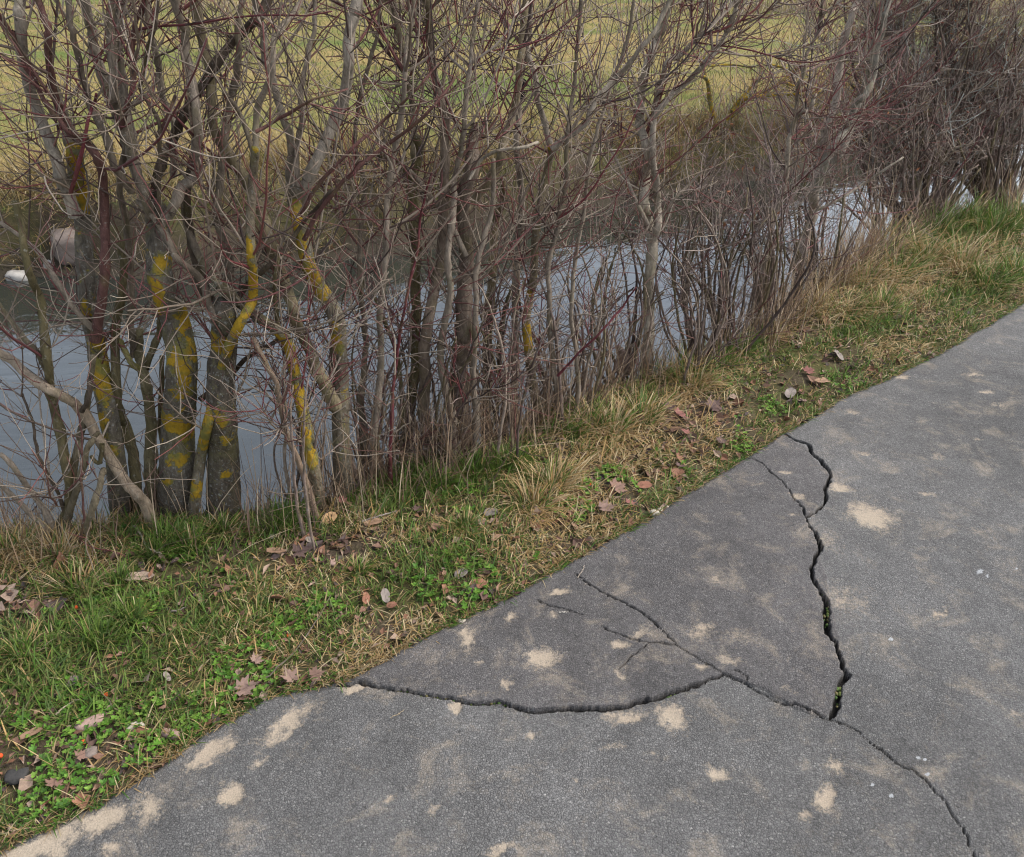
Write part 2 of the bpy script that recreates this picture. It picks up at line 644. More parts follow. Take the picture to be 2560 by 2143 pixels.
def gridfaces(nx, ny):
    i = np.arange(nx - 1)[:, None]
    j = np.arange(ny - 1)[None]
    return np.stack([i * ny + j, (i + 1) * ny + j, (i + 1) * ny + j + 1, i * ny + j + 1], -1).reshape(-1, 4)


dwf = (gyf - yw(gxf)) * CO
g_field = sst(0.25, 1.2, dwf)
g_mud = sst(-0.36, -0.50, GZ)
ground = mobj("ground", np.stack([gxf, gyf, GZ], 1), [gridfaces(len(gx), len(gy))], M_GROUND, None, {'field': g_field, 'mud': g_mud})
tag(ground, "earth and turf of the verge, the stream banks and the mown field", kind='structure')

# water: a strip following the stream
wx = np.concatenate([np.arange(-60, -6, 3.0), np.arange(-6, 12, 0.25), np.arange(12, 90, 3.0)])
ww = np.linspace(0, 1, 24)
WX, WW = np.meshgrid(wx, ww, indexing='ij')
WY = (yb(WX) + 0.05) * (1 - WW) + (yw(WX) + 0.6) * WW
water = mobj("water", np.stack([WX.ravel(), WY.ravel(), np.full(WX.size, -0.55)], 1), [gridfaces(len(wx), len(ww))], M_WATER)
tag(water, "grey blue stream water reflecting the overcast sky", kind='structure')

# ------------------------------------------------------------------ asphalt path with real cracks


def cr(o, k, pts):
    return [(o[0] + p[0] / k, o[1] + p[1] / k) for p in pts]


k6, o6 = 2.442, (1700, 700)
k8, o8, o9 = 2.431, (850, 1420), (1700, 1420)
CR = [
    (cr(o6, k6, [(610, 935), (640, 945), (700, 975), (780, 1000), (800, 1050), (850, 1090), (885, 1130), (920, 1190), (905, 1235), (880, 1280), (895, 1325), (880, 1370), (840, 1410), (770, 1455)]),
     [8, 9, 9, 10, 11, 12, 12, 12, 10, 9, 8, 6, 4, 3]),
    (cr(o6, k6, [(770, 1455), (790, 1500), (830, 1540), (855, 1600), (860, 1650), (820, 1720), (795, 1755)]) +
     cr(o9, k8, [(820, 90), (865, 160), (890, 230), (890, 300), (900, 350), (895, 400), (950, 470), (975, 540), (985, 610), (1020, 650), (985, 700), (960, 780), (955, 840), (930, 890), (905, 930)]),
     [5, 7, 9, 12, 12, 10, 7, 8, 11, 14, 14, 12, 11, 7, 10, 13, 15, 12, 15, 16, 12, 3]),
    (cr(o6, k6, [(420, 1090), (500, 1125), (545, 1170), (600, 1220), (660, 1280), (700, 1350), (750, 1400), (770, 1455)]), [3, 4, 6, 4, 4, 5, 6, 6]),
    (cr(o8, k8, [(1420, 35), (1500, 100), (1570, 150), (1650, 180), (1750, 230), (1850, 290), (1900, 330), (1950, 380), (2000, 430), (2050, 480)]) +
     cr(o9, k8, [(0, 490), (60, 530), (130, 575), (200, 600), (265, 650), (300, 665)]), [4, 5, 6, 6, 5, 6, 6, 5, 5, 4, 4, 4, 4, 4, 4, 4]),
    (cr(o8, k8, [(-20, 705), (30, 705), (120, 695), (200, 720), (300, 735), (400, 745), (500, 775), (640, 790), (740, 815), (850, 820), (970, 820), (1080, 850), (1160, 875), (1250, 865), (1380, 855), (1500, 855), (1620, 860), (1740, 845), (1850, 810), (1950, 780), (2090, 740)]) +
     cr(o9, k8, [(80, 715), (140, 690), (200, 675), (265, 660)]),
     [10, 10, 5, 3, 4, 4, 5, 6, 7, 8, 10, 10, 10, 11, 12, 14, 15, 15, 15, 15, 12, 12, 8, 6, 4]),
    (cr(o9, k8, [(300, 665), (400, 705), (500, 770), (620, 825), (700, 830), (800, 870), (880, 925), (960, 935), (1050, 970), (1110, 1030), (1200, 1100), (1260, 1130), (1330, 1190), (1420, 1235), (1480, 1280), (1560, 1370), (1620, 1430), (1650, 1500), (1720, 1580), (1760, 1660), (1790, 1760)]),
     [6, 7, 7, 9, 10, 7, 6, 5, 5, 5, 4, 5, 5, 5, 5, 5, 4, 4, 3, 2.5, 2]),
    (cr(o8, k8, [(1200, 200), (1280, 235), (1370, 265), (1470, 290)]), [3, 4, 4, 2]),
    (cr(o8, k8, [(1590, 360), (1640, 390), (1760, 430), (1880, 460), (2040, 475)]), [2, 3, 2, 3, 2]),
    (cr(o8, k8, [(1880, 460), (1800, 520), (1740, 580), (1690, 620)]), [3, 3, 2, 1]),
    (cr(o9, k8, [(330, 625), (400, 660), (405, 690)]), [3, 3, 2]),
]
SAND = [(573, 1981, 40, 32, 0, 1), (366, 2017, 50, 42, 0, 1), (244, 2048, 75, 36, -25, 1), (110, 2109, 110, 36, -25, 1.0), (524, 1883, 70, 24, -28, .9),
        (719, 1804, 90, 22, -38, 1), (902, 1719, 42, 9, -5, .9), (1164, 1603, 28, 30, 40, .9), (1359, 1655, 40, 28, 0, 1.05), (1201, 1660, 16, 9, 0, .9),
        (1262, 1707, 16, 14, 0, .75), (1134, 1768, 22, 22, 0, .95), (1548, 1615, 28, 14, 0, .9), (1597, 1579, 28, 24, -30, .8), (1749, 1662, 26, 12, 10, 1),
        (1573, 1786, 55, 26, -15, .85), (1688, 1792, 42, 36, 20, .95), (1804, 1938, 32, 22, 30, .95), (2060, 1987, 32, 28, 30, 1), (2072, 1926, 28, 22, 40, .8),
        (2182, 1292, 72, 30, 14, 1.05), (2011, 2023, 24, 18, 0, .8), (1250, 2127, 50, 16, -20, .8), (1396, 1481, 32, 11, 0, .95), (1275, 1543, 26, 9, -10, .7),
        (1786, 1451, 24, 10, 0, .9), (2133, 1030, 26, 8, 0, .85), (2440, 937, 26, 5, 0, .9), (2255, 941, 22, 6, 0, .85), (2158, 1134, 16, 6, 0, .95),
        (2103, 1219, 30, 12, 15, .95), (1950, 1182, 18, 6, 0, .8), (2353, 1536, 12, 24, 20, .85), (2109, 1499, 110, 50, 10, .5), (1828, 1646, 46, 16, 12, .7),
        (1740, 1590, 60, 26, 0, .55), (2060, 1350, 80, 40, 20, .5), (2470, 978, 22, 5, 0, .85), (2170, 940, 18, 5, 0, .8), (2030, 1000, 22, 6, 0, .75),
        (2490, 1010, 22, 5, 0, .7), (2350, 1140, 22, 8, 10, .7), (2320, 1230, 30, 9, 10, .6), (1990, 1240, 20, 8, 0, .7), (1900, 1215, 16, 8, 0, .7),
        (1990, 1290, 16, 6, 0, .8), (2540, 1780, 30, 14, 25, .7), (2440, 1330, 30, 10, 10, .55), (1965, 1720, 18, 10, 0, .7), (980, 1995, 30, 20, 0, .6),
        (1330, 1835, 26, 18, 0, .75), (1090, 2030, 18, 18, 0, .7), (1430, 1945, 20, 9, 0, .7), (1640, 1890, 12, 10, 0, .8), (1180, 1740, 60, 14, 0, .5),
        (760, 1860, 30, 14, -30, .55), (1380, 1545, 20, 10, 0, .7), (1560, 1690, 18, 14, 0, .8), (285, 2120, 26, 14, 0, .75), (640, 1900, 28, 18, -30, .7),
        (1850, 1590, 60, 24, 5, .6), (1760, 1570, 40, 18, 0, .7), (2450, 1100, 16, 5, 0, .7), (2240, 1640, 26, 10, 10, .5), (1530, 1860, 30, 14, 0, .55)]
WHITE = [(2295, 1895, 9), (2312, 1899, 6), (2318, 1935, 10), (2182, 1962, 8), (2228, 1990, 9), (2450, 1430, 12), (2468, 1440, 7), (2228, 1598, 8), (2378, 1850, 5), (2540, 1422, 6), (1690, 1832, 4), (2010, 1850, 3)]


def segdist(X, Y, P, wd):
    """crack profile: 1 in the middle of the crack, 0 outside."""
    out = np.zeros(X.shape)
    for k in range(len(P) - 1):
        a, b = P[k], P[k + 1]
        w = max(wd[k], wd[k + 1]) * 2 + 0.012
        m = (X > min(a[0], b[0]) - w) & (X < max(a[0], b[0]) + w) & (Y > min(a[1], b[1]) - w) & (Y < max(a[1], b[1]) + w)
        if not m.any():
            continue
        x, y = X[m], Y[m]
        d = b - a
        t = np.clip(((x - a[0]) * d[0] + (y - a[1]) * d[1]) / max(d @ d, 1e-9), 0, 1)
        q = np.hypot(x - a[0] - t * d[0], y - a[1] - t * d[1])
        hw = 0.5 * (wd[k] * (1 - t) + wd[k + 1] * t)
        out[m] = np.maximum(out[m], np.clip(1.7 * (1 - q / (0.75 * hw + 0.0019)), 0, 1) * np.clip(0.42 + hw / 0.008, 0, 1))
    return out


px = spaced((-60, -6, 3), (-6, -1.25, 0.1), (-1.25, 1.25, 0.0033), (1.25, 2.9, 0.011), (2.9, 8, 0.15), (8, 90, 4))
pw = spaced((0.0, 1.78, 0.0033), (1.78, 2.4, 0.02), (2.4, 3.6, 0.2))
PX, PW = np.meshgrid(px, pw, indexing='ij')
PY = yp(PX) - PW
jx = 0.013 * (fbm(PX, PY, 30, 51, 3) - 0.5) + 0.005 * (vn(PX, PY, 110, 52) - 0.5)
jy = 0.013 * (fbm(PX, PY, 30, 61, 3) - 0.5) + 0.005 * (vn(PX, PY, 110, 62) - 0.5)
crk = np.zeros(PX.shape)
for (pts, wp), kw in zip(CR, [1.15, 1.3, .35, .42, 0.95, .36, .6, .6, .5, .5]):
    wp = [q * kw for q in wp]
    g = on_z(A([p[0] for p in pts]), A([p[1] for p in pts]))[:, :2]
    dist = np.hypot(np.hypot(g[:, 0], g[:, 1]), CAM_H)
    wm = A(wp) * dist / FPX
    n = 4 * len(g)
    t = np.linspace(0, len(g) - 1, n)
    gg = np.stack([np.interp(t, np.arange(len(g)), g[:, 0]), np.interp(t, np.arange(len(g)), g[:, 1])], 1)
    ww_ = np.interp(t, np.arange(len(g)), wm) * rng.uniform(0.7, 1.25, n)
    crk = np.maximum(crk, segdist(PX + jx, PY + jy, gg, ww_))


def pxmask(X, Y, spots):
    out = np.zeros(X.shape)
    for s_ in spots:
        u, v, ru, rv, an, st = s_
        c = on_z(u, v)
        a = math.radians(an)
        e1 = on_z(u + ru * math.cos(a), v + ru * math.sin(a)) - c
        e2 = on_z(u - rv * math.sin(a), v + rv * math.cos(a)) - c
        Mx = np.linalg.inv(np.stack([e1[:2], e2[:2]], 1))
        R = 2.0 * max(np.linalg.norm(e1), np.linalg.norm(e2))
        m = (np.abs(X - c[0]) < R) & (np.abs(Y - c[1]) < R)
        if not m.any():
            continue
        dx, dy = X[m] - c[0], Y[m] - c[1]
        q = (Mx[0, 0] * dx + Mx[0, 1] * dy) ** 2 + (Mx[1, 0] * dx + Mx[1, 1] * dy) ** 2
        out[m] = np.maximum(out[m], st * np.exp(-0.8 * q ** 0.85))
    return out


white = pxmask(PX, PY, [(u, v, r, r * .7, 0, 1) for u, v, r in WHITE])
# the slab between the edge and the main cracks: older, darker
SL = on_z(A([880, 1000, 1290, 1640, 1955, 2010, 2077, 2060, 2015, 2045, 2060, 2090, 2110, 2095, 2060, 1990, 1900, 1813, 1700, 1560, 1330, 1180, 1000]),
          A([1700, 1622, 1478, 1280, 1085, 1120, 1190, 1250, 1300, 1360, 1420, 1560, 1680, 1760, 1800, 1770, 1720, 1690, 1730, 1770, 1775, 1755, 1725]))[:, :2]


def inpoly(X, Y, P):
    r = np.zeros(X.shape, bool)
    for a, b in zip(P, np.roll(P, -1, 0)):
        c = ((a[1] > Y) != (b[1] > Y)) & (X < (b[0] - a[0]) * (Y - a[1]) / (b[1] - a[1] + 1e-12) + a[0])
        r ^= c
    return r


WXJ = 0.05 * (fbm(PX, PY, 11, 91, 4) - 0.5) + 0.03 * (fbm(PX, PY, 55, 93, 3) - 0.5)
WYJ = 0.05 * (fbm(PX, PY, 11, 95, 4) - 0.5) + 0.03 * (fbm(PX, PY, 55, 97, 3) - 0.5)
sand = pxmask(PX + WXJ, PY + WYJ, SAND) * (0.55 + 0.9 * fbm(PX, PY, 16, 99, 4))
slab = inpoly(PX + jx, PY + jy, SL).astype(float)
PZ = 0.004 * (fbm(PX, PY, 2.2, 77, 4) - 0.5) - 0.026 * sst(0.1, 0.95, crk) - 0.004 * np.clip(sand, 0, 1) + 0.005 * slab
PZ = PZ - 0.012 * sst(0.03, 0.0, PW) - 0.02 * (PW > 1.9) * sst(1.9, 3.5, PW)
V = np.stack([PX, PY, PZ], -1)
nx, ny = PX.shape
skirt = V[:, 0].copy()
skirt[:, 1] += 0.01
skirt[:, 2] = -0.09
Vp = np.concatenate([V.reshape(-1, 3), skirt])
i = np.arange(nx - 1)
sk = np.stack([nx * ny + i, nx * ny + i + 1, (i + 1) * ny, i * ny], 1)[:, ::-1]
z1 = np.zeros(nx)
path = mobj("path", Vp, [gridfaces(nx, ny)[:, ::-1], sk], M_ASPH, None,
            {'crack': np.concatenate([sst(0.18, 0.62, crk).ravel(), z1]), 'sand': np.concatenate([sand.ravel(), z1]),
             'white': np.concatenate([white.ravel(), z1]), 'slab': np.concatenate([slab.ravel(), z1])})
tag(path, "grey cracked asphalt path with sandy patches", kind='structure')

# ------------------------------------------------------------------ grass


def blades(P, h, w, head, lean, curl, col, tipcol=None):
    """P (n,3) roots; returns V, tris, colours."""
    n = len(P)
    hd = np.stack([np.cos(head), np.sin(head), np.zeros(n)], 1)
    sd_ = np.stack([-np.sin(head + 0.6), np.cos(head + 0.6), np.zeros(n)], 1)
    ts = [0.0, 0.4, 0.75, 1.0]
    cen = []
    p = P.copy()
    a = lean.copy()
    for k, t in enumerate(ts):
        if k:
            seg = (ts[k] - ts[k - 1]) * h
            p = p + (hd * np.sin(a)[:, None] + np.array([0, 0, 1.0]) * np.cos(a)[:, None]) * seg[:, None]
            a = np.minimum(a + curl, 2.2)
        cen.append(p)
    wk = [0.8, 1.0, 0.75]
    V = []
    for k in range(3):
        V += [cen[k] - sd_ * (w * wk[k] * 0.5)[:, None], cen[k] + sd_ * (w * wk[k] * 0.5)[:, None]]
    V.append(cen[3])
    V = np.stack(V, 1).reshape(-1, 3)
    f = np.array([[0, 1, 3], [0, 3, 2], [2, 3, 5], [2, 5, 4], [4, 5, 6]])
    F = (np.arange(n)[:, None, None] * 7 + f[None]).reshape(-1, 3)
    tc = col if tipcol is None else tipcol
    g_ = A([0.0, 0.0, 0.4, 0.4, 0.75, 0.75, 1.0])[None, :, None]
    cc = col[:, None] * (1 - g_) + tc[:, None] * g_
    return V, F, cc.reshape(-1, 3)


GREEN = A([(0.06, 0.145, 0.018), (0.08, 0.175, 0.02), (0.05, 0.115, 0.02), (0.10, 0.17, 0.025), (0.065, 0.12, 0.032)])
TAN = A([(0.36, 0.25, 0.12), (0.42, 0.31, 0.16), (0.30, 0.20, 0.09), (0.34, 0.22, 0.085), (0.46, 0.37, 0.22)])
OLIVE = A([(0.17, 0.155, 0.05), (0.21, 0.18, 0.06), (0.14, 0.15, 0.045)])


def pick(pal, n):
    return pal[rng.integers(0, len(pal), n)] * rng.uniform(0.75, 1.25, (n, 1))


# patches seen in the photograph: u, v, ru, rv, angle, strength
P_TAN = [(70, 1390, 190, 70, 0, 1), (250, 1300, 120, 40, 0, .8), (1440, 1260, 170, 90, -30, .8), (950, 1640, 130, 60, -25, .9), (1560, 1140, 200, 90, -30, .8), (1050, 1560, 60, 40, 0, .6),
         (1700, 1000, 160, 70, -25, .9), (1950, 790, 140, 60, -15, 1), (2100, 680, 150, 70, -15, .9), (2300, 720, 170, 50, -20, .7), (400, 1920, 120, 50, -30, .7), (1780, 1080, 90, 50, -30, .5),
         (120, 1800, 110, 60, 0, .5), (520, 1760, 60, 40, 0, .6), (2400, 620, 160, 40, -10, .6), (260, 1490, 70, 40, 0, .6)]
P_GRN = [(420, 1360, 150, 60, 0, 1), (720, 1330, 110, 40, 0, 1), (1060, 1230, 150, 60, -15, 1.1), (1240, 1180, 160, 60, -10, 1), (300, 1560, 300, 130, 0, 1), (150, 1720, 220, 90, 0, 1), (1350, 1080, 110, 40, -25, .6),
         (700, 1530, 160, 60, 0, .6), (1830, 890, 130, 40, -15, .9), (2380, 590, 200, 45, -5, 1), (2300, 640, 90, 30, 0, .7), (2480, 720, 100, 40, -20, .9), (1630, 1010, 60, 60, 0, .5), (470, 1810, 100, 60, -30, .9), (60, 2000, 80, 70, -30, .9), (2150, 830, 120, 30, -20, .7), (1100, 1400, 160, 60, -10, .8)]
P_BARE = [(800, 1380, 140, 30, 0, 1), (440, 1450, 120, 30, 0, .7), (70, 1530, 140, 40, 0, .7), (1500, 1230, 90, 35, -25, .8), (1690, 1070, 110, 40, -25, .8), (1950, 870, 140, 40, -25, .7), (230, 1860, 140, 40, 0, .8), (690, 1690, 120, 30, 0, .6), (60, 1940, 90, 50, 0, .8), (1350, 1190, 60, 30, -30, .6), (2050, 910, 120, 30, -30, .6), (1850, 1010, 120, 30, -35, .6)]


def scatter_verge(n, pw_=1.4):
    out = []
    tot = 0
    while tot < n:
        x = rng.uniform(-2.3, 7, 200000)
        lo, hi = yp(x) - 0.015, yb(x) + 0.15
        y = lo + rng.uniform(0, 1, len(x)) * (hi - lo)
        d = np.hypot(x, y)
        keep = rng.uniform(0, 1, len(x)) < np.minimum(1, (2.3 / np.maximum(d, 0.5))) ** pw_ * (hi - lo) / 3.0
        out.append(np.stack([x, y], 1)[keep])
        tot += keep.sum()
    return np.concatenate(out)[:n]


xy = scatter_verge(190000)
X, Y = xy[:, 0], xy[:, 1]
tanm, grnm, bare = pxmask(X, Y, P_TAN), pxmask(X, Y, P_GRN), pxmask(X, Y, P_BARE)
nz = fbm(X, Y, 4.5, 101, 4)
clump = fbm(X, Y, 16, 131, 3)
dens = 0.42 + 0.85 * (clump - 0.42) * 2 + 0.35 * tanm + 0.45 * grnm - 1.05 * bare
edge = sst(0.0, 0.06, Y - yp(X))
keep = rng.uniform(0, 1, len(X)) < np.clip(dens, 0.05, 1) * (0.8 + 0.2 * edge)
X, Y, tanm, grnm, bare, nz = X[keep], Y[keep], tanm[keep], grnm[keep], bare[keep], nz[keep]
n = len(X)
pt = np.clip(0.46 + 0.55 * tanm - 0.75 * grnm + 1.5 * (nz - 0.5) + 0.25 * bare, 0.05, 0.93)
pt = np.maximum(pt, 0.8 * sst(0.06, 0.0, Y - yp(X)))
rv = rng.uniform(0, 1, n)
is_t = rv < pt
is_o = (~is_t) & (rng.uniform(0, 1, n) < 0.22)
col = pick(GREEN, n)
col[is_t] = pick(TAN, is_t.sum())
col[is_o] = pick(OLIVE, is_o.sum())
dd = np.hypot(X, Y)
h = rng.gamma(4, 0.0058, n) * (1 + 0.7 * grnm + 0.5 * tanm) + 0.010
h[is_t] *= 1.15
h *= 0.6 + 0.4 * sst(0.0, 0.12, Y - yp(X))
h *= 1 + 0.5 * sst(2.5, 5, dd)
lean = np.abs(rng.normal(0.75, 0.38, n))
lean[is_t] = np.abs(rng.normal(1.15, 0.35, is_t.sum()))
lean = np.clip(lean, 0, 1.5)
w = rng.uniform(0.0016, 0.0036, n) * (1 + 0.10 * dd)
head = rng.uniform(0, 2 * math.pi, n)
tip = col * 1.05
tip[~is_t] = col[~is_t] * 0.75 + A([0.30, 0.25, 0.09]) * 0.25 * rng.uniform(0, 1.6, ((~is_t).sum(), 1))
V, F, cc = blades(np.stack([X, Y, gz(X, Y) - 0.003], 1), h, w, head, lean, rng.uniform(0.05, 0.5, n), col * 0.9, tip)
o = mobj("verge_grass", V, [F], M_BLADE, None, {'col': cc})
tag(o, "short green and straw coloured grass on the verge beside the path", "grass", kind='stuff')

# ragged fringe of grass lying over the asphalt edge
n = 9000
xe = rng.uniform(-1.6, 6.5, n)
xe = xe[rng.uniform(0, 1, n) < np.minimum(1, 2.2 / np.hypot(xe, yp(xe)))]
n = len(xe)
ye = yp(xe) + np.abs(rng.normal(0.0, 0.022, n)) - 0.004
fr_ = rng.uniform(0, 1, n) < np.clip(0.35 + 0.9 * pxmask(xe, ye, P_TAN) + 1.2 * (fbm(xe, ye, 5, 811, 3) - 0.5), 0.1, .95)
ce = pick(GREEN, n)
ce[fr_] = pick(TAN * 0.9, fr_.sum())
V, F, cc = blades(np.stack([xe, ye, gz(xe, ye) + 0.004], 1), rng.gamma(4, 0.007, n) + .006, rng.uniform(0.0016, 0.0034, n), np.where(rng.uniform(0, 1, n) < .6, rng.normal(-0.95, 0.7, n), rng.uniform(0, 6.28, n)), np.clip(rng.normal(0.95, 0.35, n), 0, 1.45), rng.uniform(.05, .4, n), ce * .9, ce)
o = mobj("edge_grass", V, [F], M_BLADE, None, {'col': cc})
tag(o, "fringe of grass leaning over the edge of the asphalt path", "grass", kind='stuff')

# longer tussocks at the bank lip and in places on the verge
TUS = [(60, 1370, 60, .8), (20, 1400, 60, .9), (150, 1400, 60, .9), (230, 1340, 60, .8), (330, 1330, 60, .5), (420, 1370, 80, .05), (480, 1380, 70, .1), (390, 1400, 60, .1), (560, 1340, 60, .5), (720, 1320, 90, .05), (690, 1335, 60, .1),
       (1000, 1210, 70, .1), (1060, 1190, 70, .1), (1090, 1230, 80, .05), (1190, 1200, 80, .15), (1260, 1190, 90, .1), (1300, 1170, 70, .2), (1380, 1230, 90, .8), (1330, 1280, 80, .8), (1420, 1100, 70, .4), (1470, 1080, 80, .6), (1530, 1090, 80, .7),
       (1600, 1060, 80, .6), (1640, 960, 80, .5), (1700, 950, 80, .7), (1730, 980, 80, .8), (1800, 930, 70, .4), (1850, 890, 70, .2), (1900, 850, 70, .9), (1960, 800, 80, .95), (2010, 760, 90, .95), (2050, 790, 80, .9), (2060, 720, 90, .95),
       (2120, 680, 90, .9), (2160, 720, 80, .8), (2190, 640, 90, .8), (2240, 700, 80, .6), (2250, 620, 80, .5), (2330, 590, 90, .1), (2380, 560, 90, .1), (2430, 570, 90, .1), (2480, 590, 90, .3), (2310, 660, 80, .7), (2400, 680, 80, .7), (2470, 720, 80, .4), (2540, 700, 80, .3), (2540, 560, 90, .5), (2200, 780, 70, .5), (2120, 790, 70, .6), (1160, 1330, 60, .5), (900, 1440, 50, .4), (300, 1470, 60, .1), (200, 1480, 60, .6), (330, 1570, 70, .1), (250, 1620, 70, .1), (60, 1650, 60, .3)]
PP, HH, WWd, HD, LN, CU, CC, TT = [], [], [], [], [], [], [], []
for (u, v, sz, tf) in TUS:
    c = on_z(u, v)
    m = 190
    dcam = np.hypot(c[0], c[1])
    s_ = sz / FPX * np.hypot(dcam, CAM_H) * (1.25 if tf > .55 else 1.0)
    ang = rng.uniform(0, 2 * math.pi, m)
    rr = s_ * 0.38 * np.sqrt(rng.uniform(0, 1, m))
    x, y = c[0] + rr * np.cos(ang), c[1] + rr * np.sin(ang)
    ok = (y > yp(x) + 0.03) & (y < yb(x) + 0.12)
    x, y, ang, rr = x[ok], y[ok], ang[ok], rr[ok]
    m = len(x)
    t_ = rng.uniform(0, 1, m) < tf
    cl = pick(GREEN, m)
    cl[t_] = pick(TAN, t_.sum())
    PP.append(np.stack([x, y, gz(x, y) - 0.005], 1))
    HH.append(rng.uniform(0.4, 1.15, m) * s_ * np.where(t_, 1.15, 0.95))
    WWd.append(rng.uniform(0.002, 0.0042, m) * (0.8 + 0.08 * dcam))
    HD.append(ang + rng.normal(0, 0.7, m))
    LN.append(np.clip(0.15 + rr / s_ * 1.5 + rng.normal(0, 0.25, m) + np.where(t_, 0.35, 0), 0, 1.5))
    CU.append(rng.uniform(0.1, 0.6, m))
    CC.append(cl * 0.85)
    TT.append(np.where(t_[:, None], cl * 1.1, cl * 0.85 + A([0.05, 0.04, 0.01])))
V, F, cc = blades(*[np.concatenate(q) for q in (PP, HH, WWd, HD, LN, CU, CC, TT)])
o = mobj("tussock_grass", V, [F], M_BLADE, None, {'col': cc})
tag(o, "longer tussocks of grass, some green and some dry, along the bank edge", "grass tussocks", kind='stuff')

# field grass beyond the stream
n = 110000
yy = 5.5 + 19 * rng.uniform(0, 1, n) ** 1.7
xx = rng.uniform(-0.68, 0.68, n) * (yy + 1.5)
dw = (yy - yw(xx)) * CO
k_ = dw > 0.15
xx, yy, dw = xx[k_], yy[k_], dw[k_]
n = len(xx)
fz = fbm(xx * 0.5, yy, 0.55, 211, 4)
bankf = sst(2.2, 0.6, dw)
ptan = np.clip(0.38 + 3.4 * (fz - 0.5) + 0.15 * bankf, 0.1, 0.9)
it = rng.uniform(0, 1, n) < ptan
col = pick(A([(0.09, 0.14, 0.028), (0.12, 0.16, 0.032), (0.08, 0.11, 0.028), (0.15, 0.155, 0.04)]), n)
col[it] = pick(A([(0.27, 0.195, 0.075), (0.32, 0.24, 0.10), (0.24, 0.165, 0.06), (0.35, 0.28, 0.15)]), it.sum())
h = rng.uniform(0.03, 0.075, n) * (1 + 2.2 * bankf * rng.uniform(0.3, 1.2, n)) * (1 + 1.0 * (fbm(xx, yy, 2.4, 230, 3) > 0.58))
lean = np.clip(rng.normal(0.7, 0.4, n) + 0.35 * bankf, 0, 1.5)
V, F, cc = blades(np.stack([xx, yy, gz(xx, yy) - 0.004], 1), h, rng.uniform(0.003, 0.006, n) * (0.5 + yy * 0.07), rng.uniform(0, 6.28, n), lean, rng.uniform(0.1, 0.6, n), col * 0.9, col)
o = mobj("field_grass", V, [F], M_BLADE, None, {'col': cc})
tag(o, "short winter grass of the field, straw yellow and green, beyond the stream", "grass", kind='stuff')

# long dead grass hanging down the far bank
n = 32000
xx = rng.uniform(-5.5, 8.5, n)
dw = rng.beta(1.2, 2.2, n) * 1.5
yy = yw(xx) + dw / CO
cl_ = fbm(xx, yy, 2.0, 300, 3)
ok = rng.uniform(0, 1, n) < np.clip((cl_ - 0.36) * 4, 0.1, 1)
xx, yy = xx[ok], yy[ok]
n = len(xx)
col = pick(TAN * 0.85, n)
gk = rng.uniform(0, 1, n) < 0.22
col[gk] = pick(OLIVE, gk.sum())
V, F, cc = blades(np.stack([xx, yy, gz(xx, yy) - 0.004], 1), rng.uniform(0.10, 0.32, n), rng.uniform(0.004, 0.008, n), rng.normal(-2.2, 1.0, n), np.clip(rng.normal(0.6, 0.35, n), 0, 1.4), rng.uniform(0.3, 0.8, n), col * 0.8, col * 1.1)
o = mobj("far_bank_grass", V, [F], M_BLADE, None, {'col': cc})
tag(o, "long dead grass hanging down the far bank of the stream", "grass", kind='stuff')

# rough pale grass along the fence line
n = 9000
xx = rng.uniform(-15, 16, n)
yy = rng.normal(19.6, 0.9, n) + 0.02 * xx
rz = fbm(xx, yy, 0.9, 400, 3)
ok = rng.uniform(0, 1, n) < np.clip((rz - 0.33) * 4, 0.05, 1)
xx, yy = xx[ok], yy[ok]
n = len(xx)
col = pick(A([(0.34, 0.26, 0.17), (0.40, 0.32, 0.22), (0.28, 0.21, 0.14), (0.25, 0.22, 0.10)]), n)
V, F, cc = blades(np.stack([xx, yy, gz(xx, yy)], 1), rng.uniform(0.15, 0.42, n), rng.uniform(0.010, 0.02, n), rng.uniform(0, 6.28, n), np.abs(rng.normal(0.3, 0.35, n)), rng.uniform(0.1, 0.6, n), col * 0.8, col)
o = mobj("fence_line_grass", V, [F], M_BLADE, None, {'col': cc})
tag(o, "strip of tall pale dead grass along the fence line across the field", "grass", kind='stuff')

# tall dry stalks on the near bank
ST = [(0, 260, 1335, 260, 0.16), (300, 640, 1320, 160, 0.2), (640, 860, 1290, 220, 0.22), (820, 1150, 1200, 700, 0.28), (1100, 1400, 1110, 700, 0.30), (1350, 1640, 1000, 420, 0.28), (1600, 1900, 915, 320, 0.26), (1850, 2080, 830, 420, 0.30), (2000, 2230, 690, 620, 0.34), (2180, 2420, 590, 420, 0.24), (2380, 2560, 540, 350, 0.24)]
PP, HH, WWd = [], [], []
for (u0, u1, v, m, hh) in ST:
    u = rng.uniform(u0, u1, m)
    c = on_z(u, v + 0 * u, -0.03)
    x = c[:, 0]
    y = yb(x) + rng.normal(0.0, 0.12, m)
    PP.append(np.stack([x, y, gz(x, y) - 0.02], 1))
    HH.append(rng.gamma(6, hh / 6, m))
    WWd.append(rng.uniform(0.0018, 0.0034, m) * (0.75 + 0.12 * y))
PP, HH, WWd = np.concatenate(PP), np.concatenate(HH), np.concatenate(WWd)
n = len(PP)
col = pick(A([(0.36, 0.26, 0.17), (0.42, 0.33, 0.23), (0.26, 0.18, 0.12), (0.16, 0.105, 0.075), (0.30, 0.20, 0.13), (0.11, 0.075, 0.06)]), n)
ln = np.abs(rng.normal(0.3, 0.38, n))
V, F, cc = blades(PP, HH, WWd, rng.uniform(0, 6.28, n), ln, rng.uniform(-0.1, 0.45, n), col * 0.85, col)
o = mobj("dry_stalks", V, [F], M_BLADE, None, {'col': cc})
